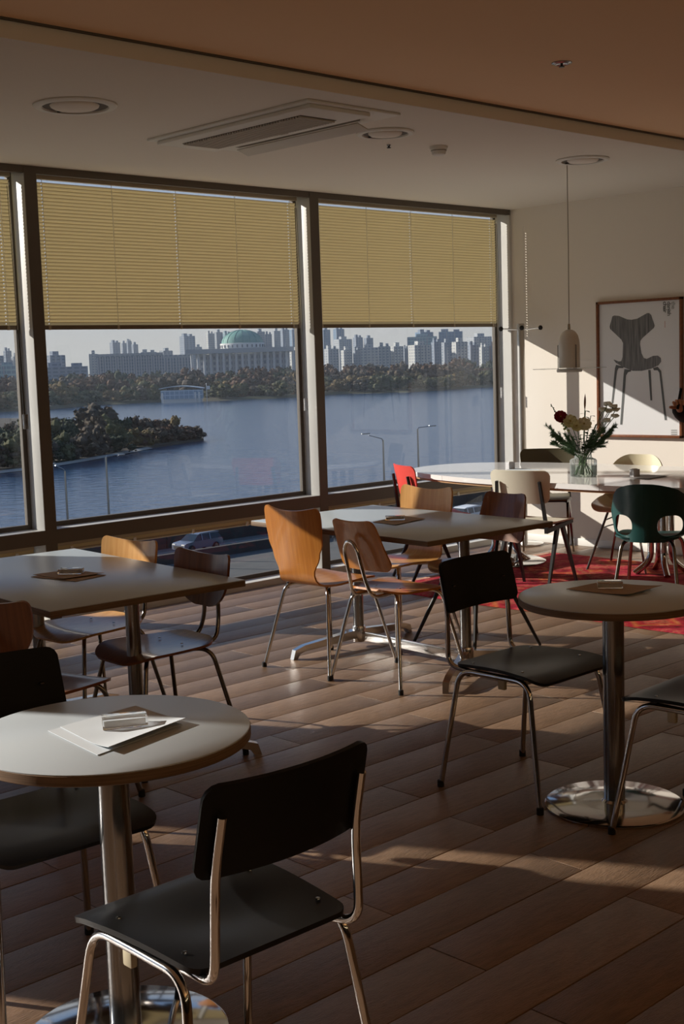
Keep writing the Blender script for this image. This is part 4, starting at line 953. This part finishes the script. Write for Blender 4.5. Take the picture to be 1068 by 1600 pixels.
BL = [(-40, 5, 556, 1500, 2), (5, 17, 548, 1600, 2), (17, 30, 557, 1500, 0), (-40, 28, 572, 1150, 4), (68, 101, 555, 1350, 2), (68, 137, 573, 1150, 2), (139, 152, 553, 1500, 1), (171, 187, 535, 2200, 2), (189, 197, 536, 2300, 2), (197, 205, 533, 2350, 2), (205, 215, 538, 2250, 2), (220, 244, 550, 1900, 0), (249, 269, 548, 1900, 0),
      (280, 304, 525, 2000, 2), (304, 315, 542, 2050, 0), (321, 334, 521, 1900, 6), (334, 347, 519, 1910, 0), (347, 361, 521, 2000, 4), (397, 413, 518, 1900, 0), (414, 424, 522, 1850, 2), (424, 437, 517, 1950, 1), (437, 451, 515, 2000, 2), (451, 467, 515, 2100, 3), (452, 466, 547, 1400, 6),
      (500, 515, 515, 2000, 3), (520, 537, 514, 2100, 3), (521, 549, 530, 1900, 1), (551, 566, 527, 1950, 2), (568, 582, 528, 1980, 2), (506, 528, 545, 1450, 1), (532, 549, 547, 1400, 6), (551, 562, 547, 1450, 0), (563, 590, 543, 1380, 1), (591, 609, 541, 1360, 1), (609, 629, 541, 1380, 6), (629, 637, 545, 1420, 0),
      (636, 682, 526, 1800, 4), (648, 676, 519, 1830, 3), (637, 673, 539, 1330, 6), (673, 689, 534, 1420, 2), (689, 705, 535, 1400, 0), (685, 722, 518, 1900, 3), (705, 729, 534, 1330, 6), (729, 747, 539, 1380, 2), (729, 767, 526, 1600, 1), (748, 763, 542, 1280, 6), (763, 777, 540, 1290, 5), (767, 790, 529, 1650, 0), (779, 800, 533, 1500, 2)]
words = {0: 'grey', 1: 'pale grey', 2: 'slate blue', 3: 'blue glass', 4: 'blue green glass', 5: 'brown', 6: 'whitish'}
for i, (x0, x1, yt, D, f) in enumerate(BL):
    win = 'left' if x0 < 40 else ('middle' if x0 < 480 else 'right')
    rel = 'left of the dome' if x1 < 345 else ('right of the dome' if x0 < 480 else 'beyond the far bank')
    same = [k for k in BL if (('left' if k[0] < 40 else ('middle' if k[0] < 480 else 'right')) == win and k[4] == f)]
    rank = sorted(same, key=lambda k: k[0]).index((x0, x1, yt, D, f))
    ordw = ['first', 'second', 'third', 'fourth', 'fifth', 'sixth', 'seventh', 'eighth', 'ninth', 'tenth', 'eleventh', 'twelfth'][rank]
    hi = 'tower' if yt < 536 else 'block'
    bld(x0, x1, yt, D, f, '%s %s, %s of its colour from the left in the %s window' % (words[f], hi, ordw, win), roofs=((-.25, .3, 4), (.25, .25, 3)) if i % 2 else ((0, .4, 4),), grp='towers and blocks across the river')
# long office block with pilasters
def slab(x0, x1, yt, yb, D, lab, npil):
    a, b_ = atD(x0, yt, D), atD(x1, yt, D); c = (a+b_)/2; wd = (b_-a).length; ang = math.atan2(b_.y-a.y, b_.x-a.x); base = ZW+2; H = c.z-base
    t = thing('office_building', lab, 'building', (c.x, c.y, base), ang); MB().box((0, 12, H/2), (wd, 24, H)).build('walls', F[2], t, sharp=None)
    MB().box((0, 11.5, H+1), (wd*1.01, 26, 3)).build('roof_slab', F[0], t, sharp=None)
    for i in range(npil): MB().box(((-.5+(i+.5)/npil)*wd, -.6, H*.5), (wd/npil*.35, 1.2, H*.98)).build('pilaster', mat('pilaster_grey', (.36, .38, .42), .8), t, sharp=None)
slab(150, 254, 556, 580, 1330, 'long grey office building with tall window strips left of the domed hall', 26)
slab(254, 300, 558, 580, 1400, 'low grey building between the long office and the domed hall', 10)
# domed assembly hall
D = 1300; a, b_ = atD(299, 551, D), atD(457, 547, D); c = (a+b_)/2; wd = (b_-a).length; ang = math.atan2(b_.y-a.y, b_.x-a.x); base = ZW+2; H = c.z-base
t = thing('domed_hall', 'large colonnaded parliament hall with a green dome across the river', 'building', (c.x, c.y, base), ang)
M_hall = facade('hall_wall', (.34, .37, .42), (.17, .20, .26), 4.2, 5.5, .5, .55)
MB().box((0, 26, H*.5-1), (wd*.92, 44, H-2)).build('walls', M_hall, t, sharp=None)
MB().box((-2, 24, H+1.0), (wd*1.06, 54, 4.6)).build('roof_slab', mat('hall_roof', (.30, .33, .37), .8), t, sharp=None)
for i in range(17):
    k = (-.5+i/16)*wd; MB().lathe([(1.3, 0), (1.3, H-1)], (k, 0, 0), 8).build('column', mat('hall_column', (.46, .47, .50), .8), t)
dc = atD(378.5, 545, D+25)-atD(378, 545, D); k_ = (atD(378.5, 545, D)-c); dx = k_.x*math.cos(ang)+k_.y*math.sin(ang)
Rd = 22.5; zb = H+3.2
MB().lathe([(Rd, 0), (Rd, 5.2), (Rd*.96, 5.4)], (dx, 26, zb), 40).build('dome_drum', mat('drum_white', (.60, .60, .58), .8), t)
for i in range(28): a_ = 2*PI*i/28; MB().box((dx+math.cos(a_)*(Rd+.1), 26+math.sin(a_)*(Rd+.1), zb+2.3), (1.2, 1.2, 2.8), rz=a_).build('drum_window', mat('drum_dark', (.12, .13, .15), .8), t)
MB().lathe([(Rd*.93*math.cos(x_), 13.5*math.sin(x_)) for x_ in [i*PI/2/12 for i in range(13)]], (dx, 26, zb+5.3), 48).build('dome', mat('verdigris', (.12, .27, .24), .7, var=.08, scale=.1), t)
for i in range(16):
    a_ = 2*PI*i/16; MB().tube([(dx+math.cos(a_)*Rd*.935*math.cos(x_), 26+math.sin(a_)*Rd*.935*math.cos(x_), zb+5.35+13.55*math.sin(x_)) for x_ in [j*PI/2/8 for j in range(9)]], .22, 5).build('dome_rib', mat('rib_green', (.08, .20, .18), .7), t)
# ---- trees
def crown_mesh(seed, n, flat=1.0, spiky=0):
    random.seed(seed); g = MB(); lumps = [(V((random.gauss(0, .24), random.gauss(0, .24), random.uniform(.15, .85)*flat)), random.uniform(.12, .26)) for _ in range(30)]
    for _ in range(n):
        c, r_ = random.choice(lumps); d = V((random.gauss(0, 1), random.gauss(0, 1), random.gauss(0, 1))).normalized(); p = c+d*r_*random.uniform(.7, 1.05)
        if p.z < .02: p.z = .02
        q = V((random.gauss(0, 1), random.gauss(0, 1), random.gauss(0, 1))).normalized(); s_ = random.uniform(.02, .05); a_ = q.orthogonal().normalized()*s_; b2 = q.cross(a_).normalized()*s_
        g.add([p-a_-b2, p+a_-b2, p+a_+b2, p-a_+b2], [(0, 1, 2, 3)])
    for c, r_ in lumps: g.lathe([(0, -r_*.8), (r_*.6, -r_*.45), (r_*.8, 0), (r_*.55, r_*.5), (0, r_*.8)], tuple(c), 7)
    return g.mesh('crown', None)
def trunk_mesh():
    g = MB(); g.tube([(0, 0, -.15), (.01, 0, .35), (0, .02, .7)], .045, 6, .02)
    for k in range(5): a_ = k*1.3; g.tube([(0, 0, .3+k*.06), (math.cos(a_)*.3, math.sin(a_)*.3, .6+k*.05)], .018, 4, .006)
    return g.mesh('trunk', None)
TC = [('olive green', mat('olive_leaf', (.085, .082, .033), .9)), ('reddish brown', mat('russet_leaf', (.095, .052, .030), .9)), ('grey brown', mat('bare_twig', (.080, .060, .040), .9)), ('dark green', mat('dark_green_leaf', (.040, .050, .024), .9)), ('yellow ochre', mat('ochre_leaf', (.135, .092, .033), .9))]
TM = {}
bark = mat('bark', (.05, .04, .03), .9); trk = trunk_mesh(); trk.materials.append(bark)
for ci in range(5):
    for k in range(2): me = crown_mesh(11+ci*2+k, 700, [1, 1, 1.0, .9, 1][ci]); me.materials.append(TC[ci][1]); TM[(ci, k)] = me
def tree(x, y, z, wd, h, ci, lab, grp, nm='tree'):
    t = thing(nm, lab, 'tree', (x, y, z), random.uniform(0, 6), grp); t.scale = (wd, wd, h)
    for nn, me in (('crown', TM[(ci, random.randrange(2))]), ('trunk', trk)): o = bpy.data.objects.new(nn, me); C.objects.link(o); o.parent = t
random.seed(5)
def inter(P, k):
    i = min(len(P)-2, int(k*(len(P)-1))); f = k*(len(P)-1)-i; return (P[i][0]+(P[i+1][0]-P[i][0])*f, P[i][1]+(P[i+1][1]-P[i][1])*f)
front = [(-120, 745), (0, 731), (60, 724), (120, 715), (180, 705), (230, 695), (280, 689), (312, 686)]
for row, (dy, n_, hh) in enumerate(((3, 26, 6.5), (-14, 22, 8.0), (-32, 16, 8.5))):
    for i in range(n_):
        k = (i+random.random()*.6)/n_; x, y = inter(front, k); tip = max(0, (x-180)/140)
        if row > 0 and x > (270 if row == 1 else 165): continue
        y = y-dy*-1*0+dy*(1-.6*tip); y = y if dy < 0 else y-2
        p = onz(x, y, ZW+.4); h = hh*(1-.42*tip)*random.uniform(.8, 1.15)
        ci = random.choice([2, 1, 2, 1, 4]) if x > 200 else random.choice([0, 2, 3, 2, 0, 3])
        tree(p.x, p.y, ZW+.4, random.uniform(5.5, 8.5)*(1-.2*tip), h, ci, '%s tree or bush on the wooded river islet' % TC[ci][0], '%s trees on the islet' % TC[ci][0])
p = onz(150, 690, ZW+.4); tree(p.x, p.y, ZW+.4, 13, 11.5, 2, 'wide-crowned grey brown tree standing highest on the islet', 'tallest tree on the islet')
for row, (d0, n_, hh, cs) in enumerate(((8, 60, 9, [0, 0, 2, 4, 0]), (45, 52, 14, [1, 2, 1, 2, 0, 4]), (110, 52, 17, [1, 2, 1, 3]), (190, 46, 19, [1, 3, 2]))):
    for i in range(n_):
        x = -60+900*(i+random.random()*.7)/n_
        if 478 > x > 468 or 36 < x < 62 or x > 810: continue
        for q_ in range(1, len(shore)):
            if shore[q_][0] >= x: break
        k = (x-shore[q_-1][0])/(shore[q_][0]-shore[q_-1][0]); sp = SP[q_-1].lerp(SP[q_], k); dirn = V((sp.x, sp.y, 0)).normalized(); p = sp+dirn*(d0+random.uniform(0, 22))
        if row == 0 and 255 < x < 330: continue
        ci = random.choice(cs); sc_ = 1.15 if x > 490 and row < 2 else 1
        if x > 600 and row == 0: ci = random.choice([0, 0, 4])
        tree(p.x, p.y, ZW+1.4, random.uniform(12, 20)*(1 if row else .8), hh*random.uniform(.75, 1.15)*sc_, ci, '%s tree in the park on the far river bank' % TC[ci][0], '%s trees on the far bank' % TC[ci][0])
